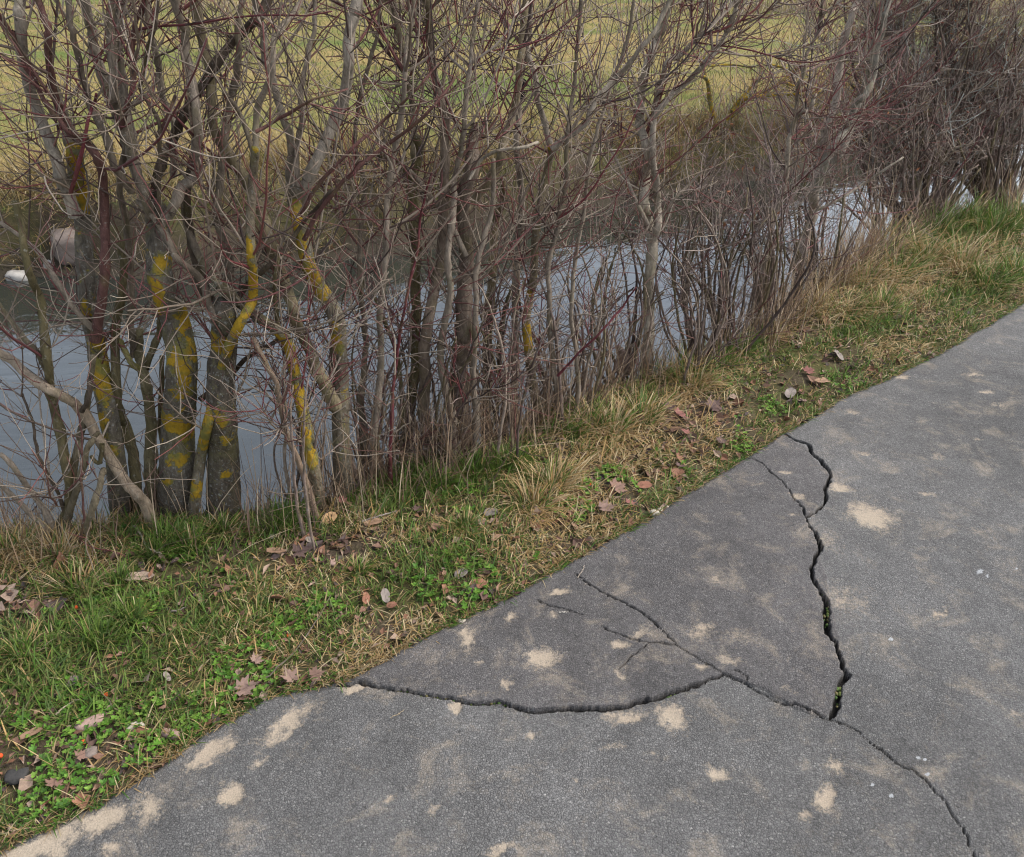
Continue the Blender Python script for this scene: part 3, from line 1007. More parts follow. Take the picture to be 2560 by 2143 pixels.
tag(o, "thin dry tan stalks standing at the foot of the shrubs", "dry stalks", kind='stuff')

# small green weeds in the turf
n = 9000
xy = scatter_verge(n * 4, 1.2)
wz = fbm(xy[:, 0], xy[:, 1], 6, 501, 3) + 0.22 * pxmask(xy[:, 0], xy[:, 1], [(300, 1700, 420, 180, 0, 1), (900, 1450, 300, 70, 0, .45), (1250, 1400, 200, 60, 0, .3), (700, 1550, 160, 80, 0, .8)])
ok = (wz > 0.67) & (np.hypot(xy[:, 0], xy[:, 1]) < 3.4) & (xy[:, 1] > yp(xy[:, 0]) + 0.02)
xy = xy[ok][:n]
V_, F_, C_ = [], [], []
n = len(xy)
base = np.stack([xy[:, 0], xy[:, 1], gz(xy[:, 0], xy[:, 1]) + rng.uniform(0.004, 0.022, n)], 1)
wc = pick(A([(0.09, 0.20, 0.022), (0.12, 0.23, 0.03), (0.07, 0.16, 0.025), (0.15, 0.25, 0.04)]), n)
nl = 6
sz = rng.uniform(0.0035, 0.0085, n)
a0 = rng.uniform(0, 6.28, n)
for q in range(nl):
    a = a0 + q * 6.28 / nl + rng.normal(0, 0.3, n)
    d = np.stack([np.cos(a), np.sin(a), rng.uniform(0.1, 0.8, n)], 1)
    s2 = np.stack([-np.sin(a), np.cos(a), np.zeros(n)], 1)
    L_ = (sz * rng.uniform(0.7, 1.3, n))[:, None]
    p0 = base
    p1 = base + d * L_ * 0.6 + s2 * L_ * 0.42
    p2 = base + d * L_ * 1.25 - A([[0, 0, 0.15]]) * L_
    p3 = base + d * L_ * 0.6 - s2 * L_ * 0.42
    V_.append(np.stack([p0, p1, p2, p3], 1).reshape(-1, 3))
    F_.append((np.arange(n)[:, None] * 4 + A([[0, 1, 2, 3]])) + q * n * 4)
    C_.append(np.repeat(wc * rng.uniform(0.8, 1.2, (n, 1)), 4, 0))
o = mobj("small_weeds", np.concatenate(V_), [np.concatenate(F_)], M_BLADE, None, {'col': np.concatenate(C_)})
tag(o, "small bright green weeds growing low in the verge", "weeds", kind='stuff')

# crumbled leaf litter
n = 16000
xy = scatter_verge(n, 1.2)
xy = xy[rng.uniform(0, 1, n) < np.clip(0.35 + pxmask(xy[:, 0], xy[:, 1], P_BARE) + 0.8 * (fbm(xy[:, 0], xy[:, 1], 7, 600, 3) - 0.4), 0, 1)]
n = len(xy)
base = np.stack([xy[:, 0], xy[:, 1], gz(xy[:, 0], xy[:, 1]) + rng.uniform(0.002, 0.014, n)], 1)
ax = norm(rng.normal(size=(n, 3)) * A([[1, 1, 0.35]]))
bx = norm(np.cross(ax, norm(rng.normal(size=(n, 3)) * 0.5 + A([[0, 0, 1.0]]))))
s1 = rng.gamma(3, 0.0035, n)[:, None]
s2 = s1 * rng.uniform(0.35, 0.8, (n, 1))
upn = np.cross(bx, ax)
pts = [base - ax * s1, base - bx * s2 + upn * s1 * 0.3, base + ax * s1 * 1.1, base + bx * s2 * rng.uniform(0.7, 1.2, (n, 1)) + upn * s1 * 0.35]
col = pick(A([(0.16, 0.09, 0.06), (0.22, 0.13, 0.09), (0.10, 0.06, 0.045), (0.28, 0.20, 0.15), (0.20, 0.10, 0.06), (0.07, 0.05, 0.045)]), n)
V = np.stack([pts[0], pts[1], pts[2], pts[3]], 1).reshape(-1, 3)
F = np.concatenate([np.arange(n)[:, None] * 4 + A([[0, 1, 2]]), np.arange(n)[:, None] * 4 + A([[0, 2, 3]])])
o = mobj("leaf_litter", V, [F], M_LEAFD, None, {'col': np.repeat(col, 4, 0)}, smooth=False)
tag(o, "brown crumbled leaf litter scattered over the verge", "leaf litter", kind='stuff')

# moss in the cracks
ms = []
for (u, v, ru, rv_, m) in [(1010, 1724, 22, 5, 26), (1095, 1743, 18, 4, 16), (1215, 1757, 38, 5, 36), (2067, 1540, 5, 16, 22), (2097, 1735, 5, 22, 24), (1678, 1742, 9, 5, 10), (1510, 1490, 20, 5, 22), (1450, 1440, 12, 8, 16), (1640, 1600, 20, 6, 14)]:
    c = on_z(u + rng.normal(0, ru, m), v + rng.normal(0, rv_, m), -0.008)
    ms.append(c)
ms = np.concatenate(ms)
ico = A([(0, 0, 1), (0.9, 0, .45), (.28, .85, .45), (-.72, .53, .45), (-.72, -.53, .45), (.28, -.85, .45), (.72, .53, -.45), (-.28, .85, -.45), (-.9, 0, -.45), (-.28, -.85, -.45), (.72, -.53, -.45), (0, 0, -1)])
icf = A([(0, 1, 2), (0, 2, 3), (0, 3, 4), (0, 4, 5), (0, 5, 1), (1, 6, 2), (2, 7, 3), (3, 8, 4), (4, 9, 5), (5, 10, 1), (2, 6, 7), (3, 7, 8), (4, 8, 9), (5, 9, 10), (1, 10, 6), (6, 11, 7), (7, 11, 8), (8, 11, 9), (9, 11, 10), (10, 11, 6)])
m = len(ms)
V = (ms[:, None] + ico[None] * (rng.uniform(0.002, 0.006, (m, 1, 1))) * rng.uniform(0.7, 1.3, (m, 12, 1))).reshape(-1, 3)
F = (np.arange(m)[:, None, None] * 12 + icf[None]).reshape(-1, 3)
o = mobj("crack_moss", V, [F], M_BLADE, None, {'col': np.repeat(pick(A([(0.07, 0.13, 0.03), (0.12, 0.15, 0.04), (0.16, 0.14, 0.06)]), m), 12, 0)})
tag(o, "tiny green moss and seedlings growing in the asphalt cracks", "moss", kind='stuff')

# ------------------------------------------------------------------ shrubs and trees
GREY = A([(0.26, 0.205, 0.155), (0.22, 0.17, 0.125), (0.31, 0.255, 0.20), (0.18, 0.135, 0.10)])
RED = A([(0.13, 0.032, 0.035), (0.16, 0.055, 0.048), (0.10, 0.035, 0.035), (0.20, 0.10, 0.08)])
DARK = A([(0.08, 0.052, 0.04), (0.11, 0.078, 0.06), (0.06, 0.04, 0.034)])
PURP = A([(0.18, 0.135, 0.115), (0.14, 0.10, 0.088), (0.25, 0.195, 0.165), (0.11, 0.078, 0.068)])
LICH = A([(0.34, 0.36, 0.32), (0.28, 0.29, 0.26)])


GREY, PURP, LICH = GREY * 1.0, PURP * 1.15, LICH * 1.0


def twigcol(n, wts):
    pals = [GREY, RED, DARK, PURP, LICH]
    w_ = A(wts, float)
    k = rng.choice(len(pals), n, p=w_ / w_.sum())
    out = np.zeros((n, 3))
    for q in range(len(pals)):
        m = k == q
        out[m] = pick(pals[q], m.sum())
    return out


def stem_pts(pts, Y0, lean=0.0, wob=0.03):
    """trace in pixels -> points standing at depth Y0 (leaning by lean per metre of height)."""
    P = []
    for k, (u, v) in enumerate(pts):
        p = on_y(u, v, Y0)
        y = Y0 + lean * max(p[2], 0) + (wob * math.sin(1.7 * k + u * 0.01) if k else 0)
        P.append(on_y(u, v, y))
    return A(P)


def plant(name, label, cat, base, stems, group=None, depth=0.0, branches=14, twigs=120, fine=200, wts=(5.5, 3, 2.5, 0, 0), bl=(0.22, 0.68), tl=(0.08, 0.30), fl=(0.03, 0.10),
          trunk=None, lichen=(), lean=0.0, zmin=0.25, ext=0.7, bup=0.9, planar=0.25, bang=(0.45, 1.15), t0=0.25, tr=(0.0014, 0.0024), br=(0.0024, 0.0046), fr=(0.0010, 0.0017), leaves=0):
    """stems: (pixel trace, width px at foot, width px at end, colour, dy, kind)"""
    q_ = 0.62 if base[0] < 900 else (0.95 if base[0] < 1700 else 1.1)
    branches, twigs, fine = int(branches * 1.25 * q_), int(twigs * 1.2 * q_), int(fine * 0.9 * q_)
    bp = on_z(base[0], base[1], -0.04)
    Y0 = bp[1] + depth
    root = empty(name, bp, label, cat, group)
    allP, allR = [], []
    for sd_ in stems:
        pts, w0, w1, colr, dy, kind = sd_
        Y = Y0 + dy
        P = stem_pts(pts, Y, lean)
        dist = np.linalg.norm(P - A([0, 0, CAM_H]), axis=1)
        wd = np.linspace(w0, w1, len(P)) * dist / FPX / 2
        if kind in ('trunk', 'stem'):
            P = np.vstack([P[0] + A([0, 0.0, -0.22]), P])
            wd = np.concatenate([[wd[0] * 1.15], wd])
        top = pts[-1][1] < 45
        if top and ext > 0:
            d = norm(P[-1] - P[-2]) * 0.7 + A([0, 0, 0.3])
            L_ = ext * rng.uniform(0.6, 1.25)
            e1 = P[-1] + d * L_ * 0.5 + rng.normal(0, 0.03, 3)
            e2 = e1 + (d + rng.normal(0, 0.12, 3)) * L_ * 0.5
            P = np.vstack([P, e1, e2])
            wd = np.concatenate([wd, [wd[-1] * 0.6, 0.0016]])
        n_ = max(10, int(np.linalg.norm(np.diff(P, axis=0), axis=1).sum() / (0.014 if kind == 'trunk' else 0.03)))
        Q, R = resample(P, wd, n_)
        if kind != 'trunk':
            kn = max(3, n_ // 4)
            kk = rng.normal(0, 0.0055, (kn, 3))
            kk[0] = 0
            for ax_ in range(3):
                Q[:, ax_] += np.interp(np.linspace(0, kn - 1, n_), np.arange(kn), kk[:, ax_])
            Q[1:] += rng.normal(0, 0.0012, (n_ - 1, 3))
            nod = 1 + 0.22 * (rng.uniform(0, 1, n_) > 0.84)
            R = R * nod
        T = Tubes().add(Q, R, 18 if kind == 'trunk' else (10 if w0 > 12 else 7), A(colr, float) * (1.0 if kind == 'trunk' else 1.12), rough=0.16 if kind == 'trunk' else 0.07, seed=len(allP))
        if kind in ('trunk', 'lich'):
            def at(V, Y=Y):
                m = np.zeros(len(V))
                for (u, v, ru, rv_) in lichen:
                    c = on_y(u, v, Y)
                    k = np.linalg.norm(c - A([0, 0, CAM_H])) / FPX
                    # project each vertex to the trace's own plane
                    du = (V[:, 0] - c[0]) / (ru * k)
                    dv = (V[:, 2] - c[2]) / (rv_ * k)
                    m = np.maximum(m, np.exp(-0.7 * (du * du + dv * dv) ** 1.5) * (V[:, 1] < Y + 0.05))
                return {'lichen': m}
            T.build('trunk' if kind == 'trunk' else 'stem', M_TRUNK, root, bp, at)
        else:
            T.build('stem' if kind != 'branch' else 'branch', M_STEM, root, bp)
        q, r = resample(P, wd, 14)
        allP.append(q)
        allR.append(r)
    P0, R0 = A(allP), A(allR)
    b, r_ = grow(P0, R0, branches, bl, bang, bup, br, 0.10, 9, t0, 0.97, 0.45, planar=planar)
    ok = b[:, 0, 2] > zmin
    b, r_ = b[ok], r_[ok]
    cb = twigcol(len(b), wts)
    for k in range(len(b)):
        Tubes().add(b[k], r_[k], 6, cb[k]).build('branch', M_TWIG, root, bp)
    T = Tubes()
    par = b if len(b) else P0
    parr = r_ if len(b) else R0
    t1_, rt = grow(par, parr, twigs, tl, (0.5, 1.1), 0.7, tr, 0.13, 7, 0.1, 0.98, 0.5, planar=planar)
    T.add(t1_, rt, 4, twigcol(len(t1_), wts))
    # some straight from the stems
    t2_, rt2 = grow(P0, R0, twigs // 2, tl, (0.6, 1.35), 0.4, tr, 0.14, 7, 0.06, 0.98, 0.5, planar=planar)
    ok = t2_[:, 0, 2] > 0.03
    T.add(t2_[ok], rt2[ok], 4, twigcol(int(ok.sum()), wts))
    t3_, rt3 = grow(np.concatenate([t1_, t2_[ok]]), np.concatenate([rt, rt2[ok]]), fine, fl, (0.5, 1.1), 0.6, fr, 0.12, 4, 0.15, 1.0, 0.7, planar=planar)
    T.add(t3_, rt3, 3, twigcol(len(t3_), wts))
    o = T.build('twigs', M_TWIG, root, bp)
    o['kind'] = 'stuff'
    if leaves:
        q = np.concatenate([t3_[:, -1], t1_[:, -1]])
        q = q[rng.choice(len(q), min(leaves, len(q)), replace=False)]
        q = q[q[:, 2] > 0.35]
        m = len(q)
        sz = rng.uniform(.006, .014, m)[:, None]
        a1 = norm(rng.normal(size=(m, 3)) + A([[0, 0, -.5]]))
        a2 = norm(np.cross(a1, rng.normal(size=(m, 3))))
        a3 = np.cross(a1, a2)
        V = np.stack([q, q + a1 * sz + a2 * sz * .45 + a3 * sz * .3, q + a1 * sz * 2.1, q + a1 * sz - a2 * sz * .45 + a3 * sz * .3], 1).reshape(-1, 3) - bp
        k4 = np.arange(m)[:, None] * 4
        lv = mobj('withered_leaves', V, [np.concatenate([k4 + A([[0, 1, 2]]), k4 + A([[0, 2, 3]])])], M_LEAFD, root, {'col': np.repeat(pick(A([(.16, .055, .035), (.10, .04, .03), (.22, .09, .04), (.08, .045, .035)]), m), 4, 0)}, False)
        lv['kind'] = 'stuff'
    return root


G1, G2, G3 = (0.27, 0.22, 0.17), (0.33, 0.28, 0.22), (0.20, 0.16, 0.12)
OL, DR, DK, PALE = (0.14, 0.115, 0.06), (0.13, 0.065, 0.055), (0.10, 0.075, 0.055), (0.36, 0.31, 0.25)
BK = (0.9, 0.9, 0.9)
SH = "shrubs along the near bank"

plant("bank_tree", "grey trunk with yellow lichen bands, leftmost thick trunk on the near bank", "tree", (303, 1294), [
    ([(303, 1294), (288, 1140), (262, 987), (245, 890), (233, 823), (222, 741), (212, 640), (205, 532), (192, 440), (184, 369)], 44, 32, BK, 0, 'trunk'),
    ([(184, 369), (172, 320), (160, 280), (140, 200)], 30, 18, G2, 0.01, 'branch'),
    ([(190, 540), (164, 463), (147, 434), (123, 369), (94, 278), (70, 164), (53, 41), (49, 0)], 26, 21, G2, -.03, 'branch'),
    ([(238, 850), (252, 740), (264, 640), (266, 540), (262, 442), (246, 393), (213, 356), (172, 307), (135, 221), (115, 123), (111, 60), (108, 0)], 22, 13, DR, -.06, 'branch'),
    ([(213, 356), (205, 352), (164, 319), (111, 258), (70, 176), (30, 90), (0, 33)], 11, 8, DR, -.08, 'branch'),
    ([(176, 483), (205, 410), (229, 328), (240, 280), (254, 238)], 9, 6, (0.15, 0.04, 0.045), -.12, 'branch'),
    ([(233, 823), (190, 780), (150, 720), (110, 650), (60, 600), (0, 560)], 13, 7, G1, -.05, 'branch')],
    lichen=[(196, 410, 22, 50), (204, 480, 24, 40), (198, 350, 14, 14), (232, 760, 14, 20), (255, 900, 24, 40), (262, 955, 22, 40), (290, 1105, 18, 22), (270, 1040, 14, 22), (246, 860, 10, 14)],
    branches=26, twigs=240, fine=380, ext=0.9)

plant("bank_tree", "thick pollarded trunk with a torn stub head and lichen down its right side", "tree", (442, 1290), [
    ([(442, 1290), (444, 1180), (445, 1068), (452, 985), (455, 905), (447, 845), (434, 782), (415, 745), (403, 700), (396, 620), (392, 550), (390, 520)], 82, 46, BK, 0, 'trunk'),
    ([(388, 540), (340, 410), (328, 307), (311, 229), (303, 102), (303, 0)], 24, 20, G2, .05, 'branch'),
    ([(375, 540), (360, 483), (328, 389), (299, 328), (287, 266), (283, 229), (278, 102), (283, 0)], 22, 15, G3, -.04, 'branch'),
    ([(287, 275), (330, 262), (380, 225), (400, 200)], 14, 9, G3, -.04, 'branch'),
    ([(400, 560), (442, 500), (487, 430), (495, 348), (491, 266), (475, 172), (463, 82), (455, 0)], 24, 17, G1, -.06, 'branch'),
    ([(378, 530), (389, 442), (434, 352), (450, 295), (520, 172), (573, 106), (631, 53), (672, 0)], 22, 18, DK, .04, 'branch'),
    ([(434, 440), (434, 336), (405, 254), (389, 176), (369, 82), (364, 16)], 16, 12, G2, .09, 'branch'),
    ([(330, 480), (283, 410), (262, 328), (229, 266), (209, 192), (188, 102), (176, 0)], 17, 12, G3, -.02, 'branch'),
    ([(360, 483), (320, 380), (290, 280), (246, 135), (229, 61), (213, 8)], 20, 19, G2, .10, 'branch'),
    ([(300, 320), (324, 229), (336, 164), (344, 61), (360, 0)], 12, 9, DR, -.07, 'branch'),
    ([(395, 560), (393, 344), (370, 246), (356, 164), (389, 60), (395, 0)], 10, 7, DK, -.08, 'branch'),
    ([(393, 344), (426, 287), (434, 246)], 9, 6, DR, -.08, 'branch')],
    lichen=[(465, 800, 16, 32), (470, 880, 22, 40), (478, 925, 14, 25), (470, 960, 22, 20), (440, 1050, 30, 26), (465, 1075, 18, 24), (410, 1045, 10, 20), (450, 880, 26, 16), (412, 650, 14, 26), (408, 700, 20, 20), (415, 740, 14, 26), (455, 1130, 20, 16), (395, 760, 12, 18), (462, 1005, 6, 6), (430, 1180, 8, 8)],
    branches=34, twigs=320, fine=460, ext=0.9)

plant("bank_tree", "dark grey trunk with a low rounded knobbly head, right of the lichened thin stem", "tree", (561, 1300), [
    ([(561, 1300), (558, 1200), (557, 1110), (553, 1020), (553, 946), (558, 880), (562, 830), (560, 790), (556, 768)], 78, 52, (0.72, 0.7, 0.68), 0, 'trunk'),
    ([(545, 800), (520, 760), (505, 712), (470, 680), (430, 640), (410, 590), (340, 500)], 20, 12, G3, -.05, 'branch'),
    ([(575, 790), (600, 740), (640, 700), (700, 640), (760, 560), (830, 480)], 17, 8, DK, .03, 'branch'),
    ([(545, 790), (500, 690), (480, 600), (470, 520), (480, 430), (500, 330)], 24, 14, DK, .06, 'branch'),
    ([(560, 770), (575, 690), (560, 600), (545, 500), (560, 380), (575, 250), (600, 120), (610, 0)], 24, 12, G3, .03, 'branch'),
    ([(500, 1000), (560, 950), (620, 890), (690, 850), (760, 800)], 13, 9, DK, .08, 'branch')],
    lichen=[(545, 830, 12, 16), (575, 845, 20, 20), (545, 860, 20, 12), (560, 870, 14, 14), (570, 1020, 12, 26), (578, 1080, 10, 14), (572, 1178, 8, 8)],
    branches=22, twigs=220, fine=360, ext=0.8)

plant("sapling", "thin crooked stem coated in yellow lichen between the two thickest trunks", "sapling", (484, 1300), [
    ([(484, 1300), (490, 1230), (504, 1130), (517, 1070), (528, 1028), (550, 940), (573, 864), (605, 800), (631, 749), (633, 696), (628, 640), (626, 573), (630, 470), (639, 369)], 26, 20, (1.1, 1.05, .95), 0, 'trunk'),
    ([(639, 369), (639, 287), (672, 184), (696, 90), (749, 0)], 15, 11, G1, 0, 'branch'),
    ([(631, 380), (600, 300), (560, 240), (530, 180)], 11, 7, G3, .02, 'branch'),
    ([(639, 330), (700, 300), (780, 250), (860, 215)], 9, 5, DR, -.05, 'branch')],
    lichen=[(490, 1225, 16, 24), (508, 1110, 16, 30), (520, 1060, 20, 30), (532, 1020, 18, 30), (552, 940, 14, 40), (575, 870, 18, 40), (600, 810, 20, 30), (625, 760, 20, 36), (633, 700, 18, 50), (628, 620, 16, 30), (640, 365, 14, 8)],
    branches=16, twigs=150, fine=260, depth=-.04)

plant("sapling", "slanting stem with orange lichen patches, leaning left just right of the knobbly headed trunk", "sapling", (800, 1300), [
    ([(808, 1310), (795, 1250), (780, 1150), (757, 1028), (740, 950), (721, 864), (700, 832), (670, 810), (620, 775), (594, 753), (560, 720), (530, 690)], 34, 20, (1.1, 1.05, .9), 0, 'trunk'),
    ([(700, 832), (688, 760), (690, 690), (700, 640)], 12, 8, OL, 0.02, 'branch'),
    ([(530, 690), (500, 640), (470, 560), (455, 480)], 18, 12, G3, 0.03, 'branch'),
    ([(790, 1300), (760, 1180), (700, 1000), (660, 900), (638, 850)], 15, 11, (0.24, 0.17, 0.12), -.08, 'stem')],
    lichen=[(784, 1130, 22, 22), (770, 1080, 20, 30), (760, 1020, 20, 30), (740, 985, 18, 26), (735, 930, 16, 30), (722, 870, 18, 30), (700, 835, 22, 16), (715, 850, 14, 14), (775, 1115, 16, 18)],
    branches=14, twigs=180, fine=320)

plant("bank_tree", "forked grey trunk with orange lichen on its left limb, rightmost of the thick trunks", "tree", (858, 1260), [
    ([(858, 1262), (856, 1180), (852, 1080), (850, 938), (846, 860), (842, 799), (825, 760), (800, 720), (783, 690), (770, 655), (752, 580), (737, 512), (742, 470)], 46, 30, (1, .98, .92), 0, 'trunk'),
    ([(840, 1020), (815, 985), (795, 940), (782, 907), (764, 850), (742, 799), (728, 760), (714, 719), (700, 670), (687, 632), (670, 580), (655, 532), (606, 442), (580, 400), (545, 330), (530, 250), (510, 120), (490, 0)], 32, 20, (0.24, 0.195, 0.12), -.02, 'branch'),
    ([(742, 480), (745, 500), (790, 410), (835, 300), (858, 220), (872, 130), (890, 41), (900, 0)], 28, 24, PALE, .04, 'branch'),
    ([(737, 512), (725, 430), (715, 330), (690, 240), (672, 150), (650, 60), (640, 0)], 20, 14, G2, .05, 'branch'),
    ([(760, 600), (800, 520), (870, 440), (960, 360), (1060, 280), (1150, 190)], 12, 6, DR, -.06, 'branch'),
    ([(750, 540), (800, 460), (880, 380), (960, 300), (1040, 230), (1100, 160)], 10, 5, DR, -.09, 'branch'),
    ([(745, 470), (740, 350), (760, 220), (780, 100), (790, 0)], 14, 9, G1, .02, 'branch')],
    lichen=[(742, 540, 16, 30), (755, 600, 20, 34), (768, 650, 20, 36), (785, 700, 24, 24), (800, 730, 22, 18), (845, 850, 12, 34), (842, 800, 14, 14), (835, 1010, 8, 8), (736, 515, 10, 14)],
    branches=36, twigs=340, fine=520, ext=0.9)

plant("multi_stem_shrub", "leftmost shrub, olive stems fanning out of one foot at the left end of the bank", "shrub", (140, 1352), [
    ([(140, 1352), (165, 1265), (160, 1180), (150, 1080), (135, 1007), (120, 940), (111, 884), (104, 800), (98, 741), (80, 690), (66, 640), (50, 560), (40, 500)], 22, 14, OL, .0, 'stem'),
    ([(160, 1345), (178, 1260), (190, 1150), (212, 1060), (225, 966), (230, 900)], 20, 12, (0.17, 0.14, 0.09), .02, 'stem'),
    ([(168, 1345), (190, 1240), (225, 1120), (238, 1080)], 18, 10, (0.17, 0.14, 0.09), -.02, 'stem'),
    ([(135, 1007), (115, 925), (90, 880), (61, 843), (30, 800), (0, 753)], 15, 10, (0.17, 0.14, 0.09), .02, 'branch'),
    ([(220, 1350), (235, 1270), (255, 1200), (262, 1165)], 16, 12, (0.22, 0.18, 0.12), -.05, 'stem'),
    ([(120, 1350), (70, 1280), (0, 1200)], 12, 9, G1, -.06, 'stem'),
    ([(150, 1345), (90, 1240), (40, 1170), (0, 1130)], 14, 10, G1, -.04, 'stem'),
    ([(205, 1370), (209, 1290), (212, 1200), (200, 1080), (180, 1000)], 6, 4, DR, -.1, 'stem'),
    ([(170, 1340), (140, 1260), (100, 1150), (70, 1050), (50, 980)], 8, 5, DK, -.02, 'stem')],
    branches=16, twigs=120, fine=160, wts=(5.5, 3, 2.5, 0, 0), depth=.0, zmin=0.1, tl=(.1, .35))

plant("leaning_branch", "broken pale branch leaning out over the water from the left edge of the photo", "branch", (372, 1282), [
    ([(372, 1282), (340, 1230), (307, 1191), (254, 1110), (205, 1028), (170, 995), (123, 966), (60, 930), (0, 884), (-60, 850)], 26, 18, (0.36, 0.28, 0.20), 0, 'stem'),
    ([(205, 1028), (222, 1000), (228, 960), (232, 935)], 12, 8, DK, .0, 'branch'),
    ([(254, 1110), (240, 1160), (220, 1150)], 11, 8, OL, .0, 'branch')],
    branches=3, twigs=14, fine=14, depth=-.14, ext=0, wts=(5, 1, 2, 0, 0))

plant("multi_stem_shrub", "olive brown stems splitting low down between the leftmost trunk and the pollarded trunk", "shrub", (350, 1300), [
    ([(340, 1300), (335, 1200), (328, 1110), (315, 1060), (303, 1028), (296, 940), (290, 860), (300, 780), (310, 700), (300, 600)], 26, 16, OL, .04, 'stem'),
    ([(375, 1300), (377, 1212), (372, 1120), (369, 1028), (362, 960), (352, 925), (342, 880), (345, 820)], 30, 16, (0.19, 0.16, 0.09), .06, 'stem'),
    ([(352, 925), (325, 900), (310, 860), (295, 830)], 14, 10, (0.24, 0.21, 0.08), .05, 'branch'),
    ([(362, 930), (375, 880), (395, 820), (400, 760), (390, 680)], 16, 12, OL, .08, 'branch'),
    ([(335, 890), (325, 800), (330, 700), (320, 560), (300, 450), (310, 350), (290, 230)], 17, 12, G3, .1, 'branch'),
    ([(400, 1290), (398, 1210), (405, 1100), (402, 1000), (410, 900)], 14, 10, OL, .1, 'stem')],
    branches=16, twigs=150, fine=240, wts=(5.5, 3, 2.5, 0, 0))

# middle clump
plant("multi_stem_shrub", "thick dark brown stems standing close together near the middle of the bank", "shrub", (1150, 1150), [
    ([(1153, 1150), (1150, 1040), (1150, 930), (1157, 823), (1160, 730), (1165, 640), (1161, 512), (1172, 440), (1180, 350), (1185, 330)], 48, 28, (0.17, 0.13, 0.10), 0, 'stem'),
    ([(1161, 520), (1190, 500), (1230, 440), (1260, 389), (1276, 311), (1288, 254), (1300, 172), (1313, 82), (1321, 0)], 22, 15, (0.25, 0.20, 0.13), .06, 'branch'),
    ([(1085, 1160), (1068, 1080), (1055, 987), (1060, 900), (1075, 800), (1090, 680), (1105, 550), (1112, 369), (1112, 287), (1092, 205), (1079, 102), (1071, 0)], 34, 15, (0.21, 0.16, 0.12), -.04, 'stem'),
    ([(1180, 1130), (1190, 1000), (1180, 900), (1190, 780), (1200, 640), (1230, 520), (1240, 400)], 17, 11, G1, -.05, 'stem'),
    ([(1130, 1150), (1120, 1030), (1105, 900), (1120, 780), (1125, 640), (1135, 500), (1150, 380), (1165, 250), (1180, 100), (1190, 0)], 20, 10, G1, -.08, 'stem'),
    ([(1165, 640), (1130, 560), (1090, 500), (1040, 440), (1000, 400)], 14, 8, G1, -.04, 'branch'),
    ([(1172, 450), (1200, 400), (1240, 378), (1310, 368), (1340, 360)], 9, 7, G2, -.1, 'branch')],
    branches=36, twigs=340, fine=520, wts=(5.5, 3, 2.5, 0, 0), planar=.3)

plant("multi_stem_shrub", "slim olive trunk with a cut limb, left of the thick dark stems", "shrub", (1010, 1190), [
    ([(1010, 1190), (1020, 1050), (1035, 900), (1040, 760), (1035, 620), (1025, 480), (1040, 390), (1045, 340)], 28, 22, OL, .12, 'stem'),
    ([(1025, 440), (1005, 418), (965, 398), (930, 380)], 17, 13, (0.22, 0.18, 0.10), .1, 'branch'),
    ([(1035, 400), (1035, 340), (1030, 266), (1022, 205), (1006, 123), (985, 41), (980, 0)], 16, 13, (0.30, 0.25, 0.17), .14, 'branch'),
    ([(930, 1230), (935, 1120), (945, 1000), (955, 880), (950, 760), (965, 600), (980, 480), (1000, 330), (1010, 200), (1030, 60), (1035, 0)], 20, 9, G1, -.05, 'stem'),
    ([(900, 1240), (905, 1100), (900, 980), (910, 860), (905, 730), (900, 600), (910, 500), (890, 400), (900, 260), (930, 120), (950, 0)], 17, 8, G3, .0, 'stem'),
    ([(974, 1200), (978, 1080), (985, 960), (1000, 850), (1020, 760), (1040, 660), (1062, 560), (1080, 430)], 9, 5, (0.14, 0.04, 0.045), -.15, 'stem'),
    ([(960, 1200), (990, 1100), (1000, 1000), (985, 880), (960, 800), (940, 740)], 13, 8, OL, .05, 'stem')],
    branches=34, twigs=320, fine=500, wts=(5.5, 3, 2.5, 0, 0), planar=.3)

plant("multi_stem_shrub", "straight olive stems with small yellow lichen spots, left of the pale forked tree", "shrub", (1300, 1080), [
    ([(1215, 1080), (1219, 946), (1224, 820), (1227, 700), (1235, 600), (1245, 520), (1260, 450)], 26, 16, (0.20, 0.155, 0.09), .1, 'stem'),
    ([(1345, 1060), (1330, 946), (1322, 880), (1316, 800), (1325, 740), (1333, 696), (1341, 573), (1358, 471), (1374, 401), (1378, 369)], 24, 17, (1.1, 1.0, .85), 0, 'trunk'),
    ([(1378, 372), (1362, 287), (1350, 229), (1333, 164), (1317, 102), (1313, 0)], 15, 11, G2, .0, 'branch'),
    ([(1378, 372), (1423, 340), (1485, 278), (1546, 205), (1600, 120), (1660, 30)], 16, 9, G2, -.04, 'branch'),
    ([(1290, 1080), (1288, 960), (1290, 840), (1296, 717), (1300, 614), (1304, 512), (1296, 410), (1292, 348), (1300, 250), (1310, 150), (1330, 0)], 19, 12, G1, .05, 'stem'),
    ([(1400, 1040), (1380, 900), (1370, 780), (1375, 660), (1400, 540), (1410, 430), (1420, 300), (1440, 150), (1450, 0)], 14, 8, G3, -.05, 'stem'),
    ([(1260, 1090), (1262, 980), (1255, 860), (1270, 760), (1300, 690)], 15, 10, OL, .12, 'stem'),
    ([(1394, 940), (1450, 880), (1510, 820), (1560, 760), (1590, 720)], 7, 4, (0.14, 0.04, 0.045), -.14, 'branch'),
    ([(1440, 1020), (1440, 900), (1425, 780), (1440, 640), (1460, 500), (1480, 380), (1520, 250), (1560, 120), (1580, 0)], 12, 7, G1, .0, 'stem')],
    lichen=[(1318, 850, 16, 26), (1320, 810, 16, 12), (1345, 775, 14, 8), (1325, 740, 10, 10), (1378, 360, 14, 10)],
    branches=36, twigs=360, fine=560, wts=(5.5, 3, 2.5, 0, 0), planar=.3)

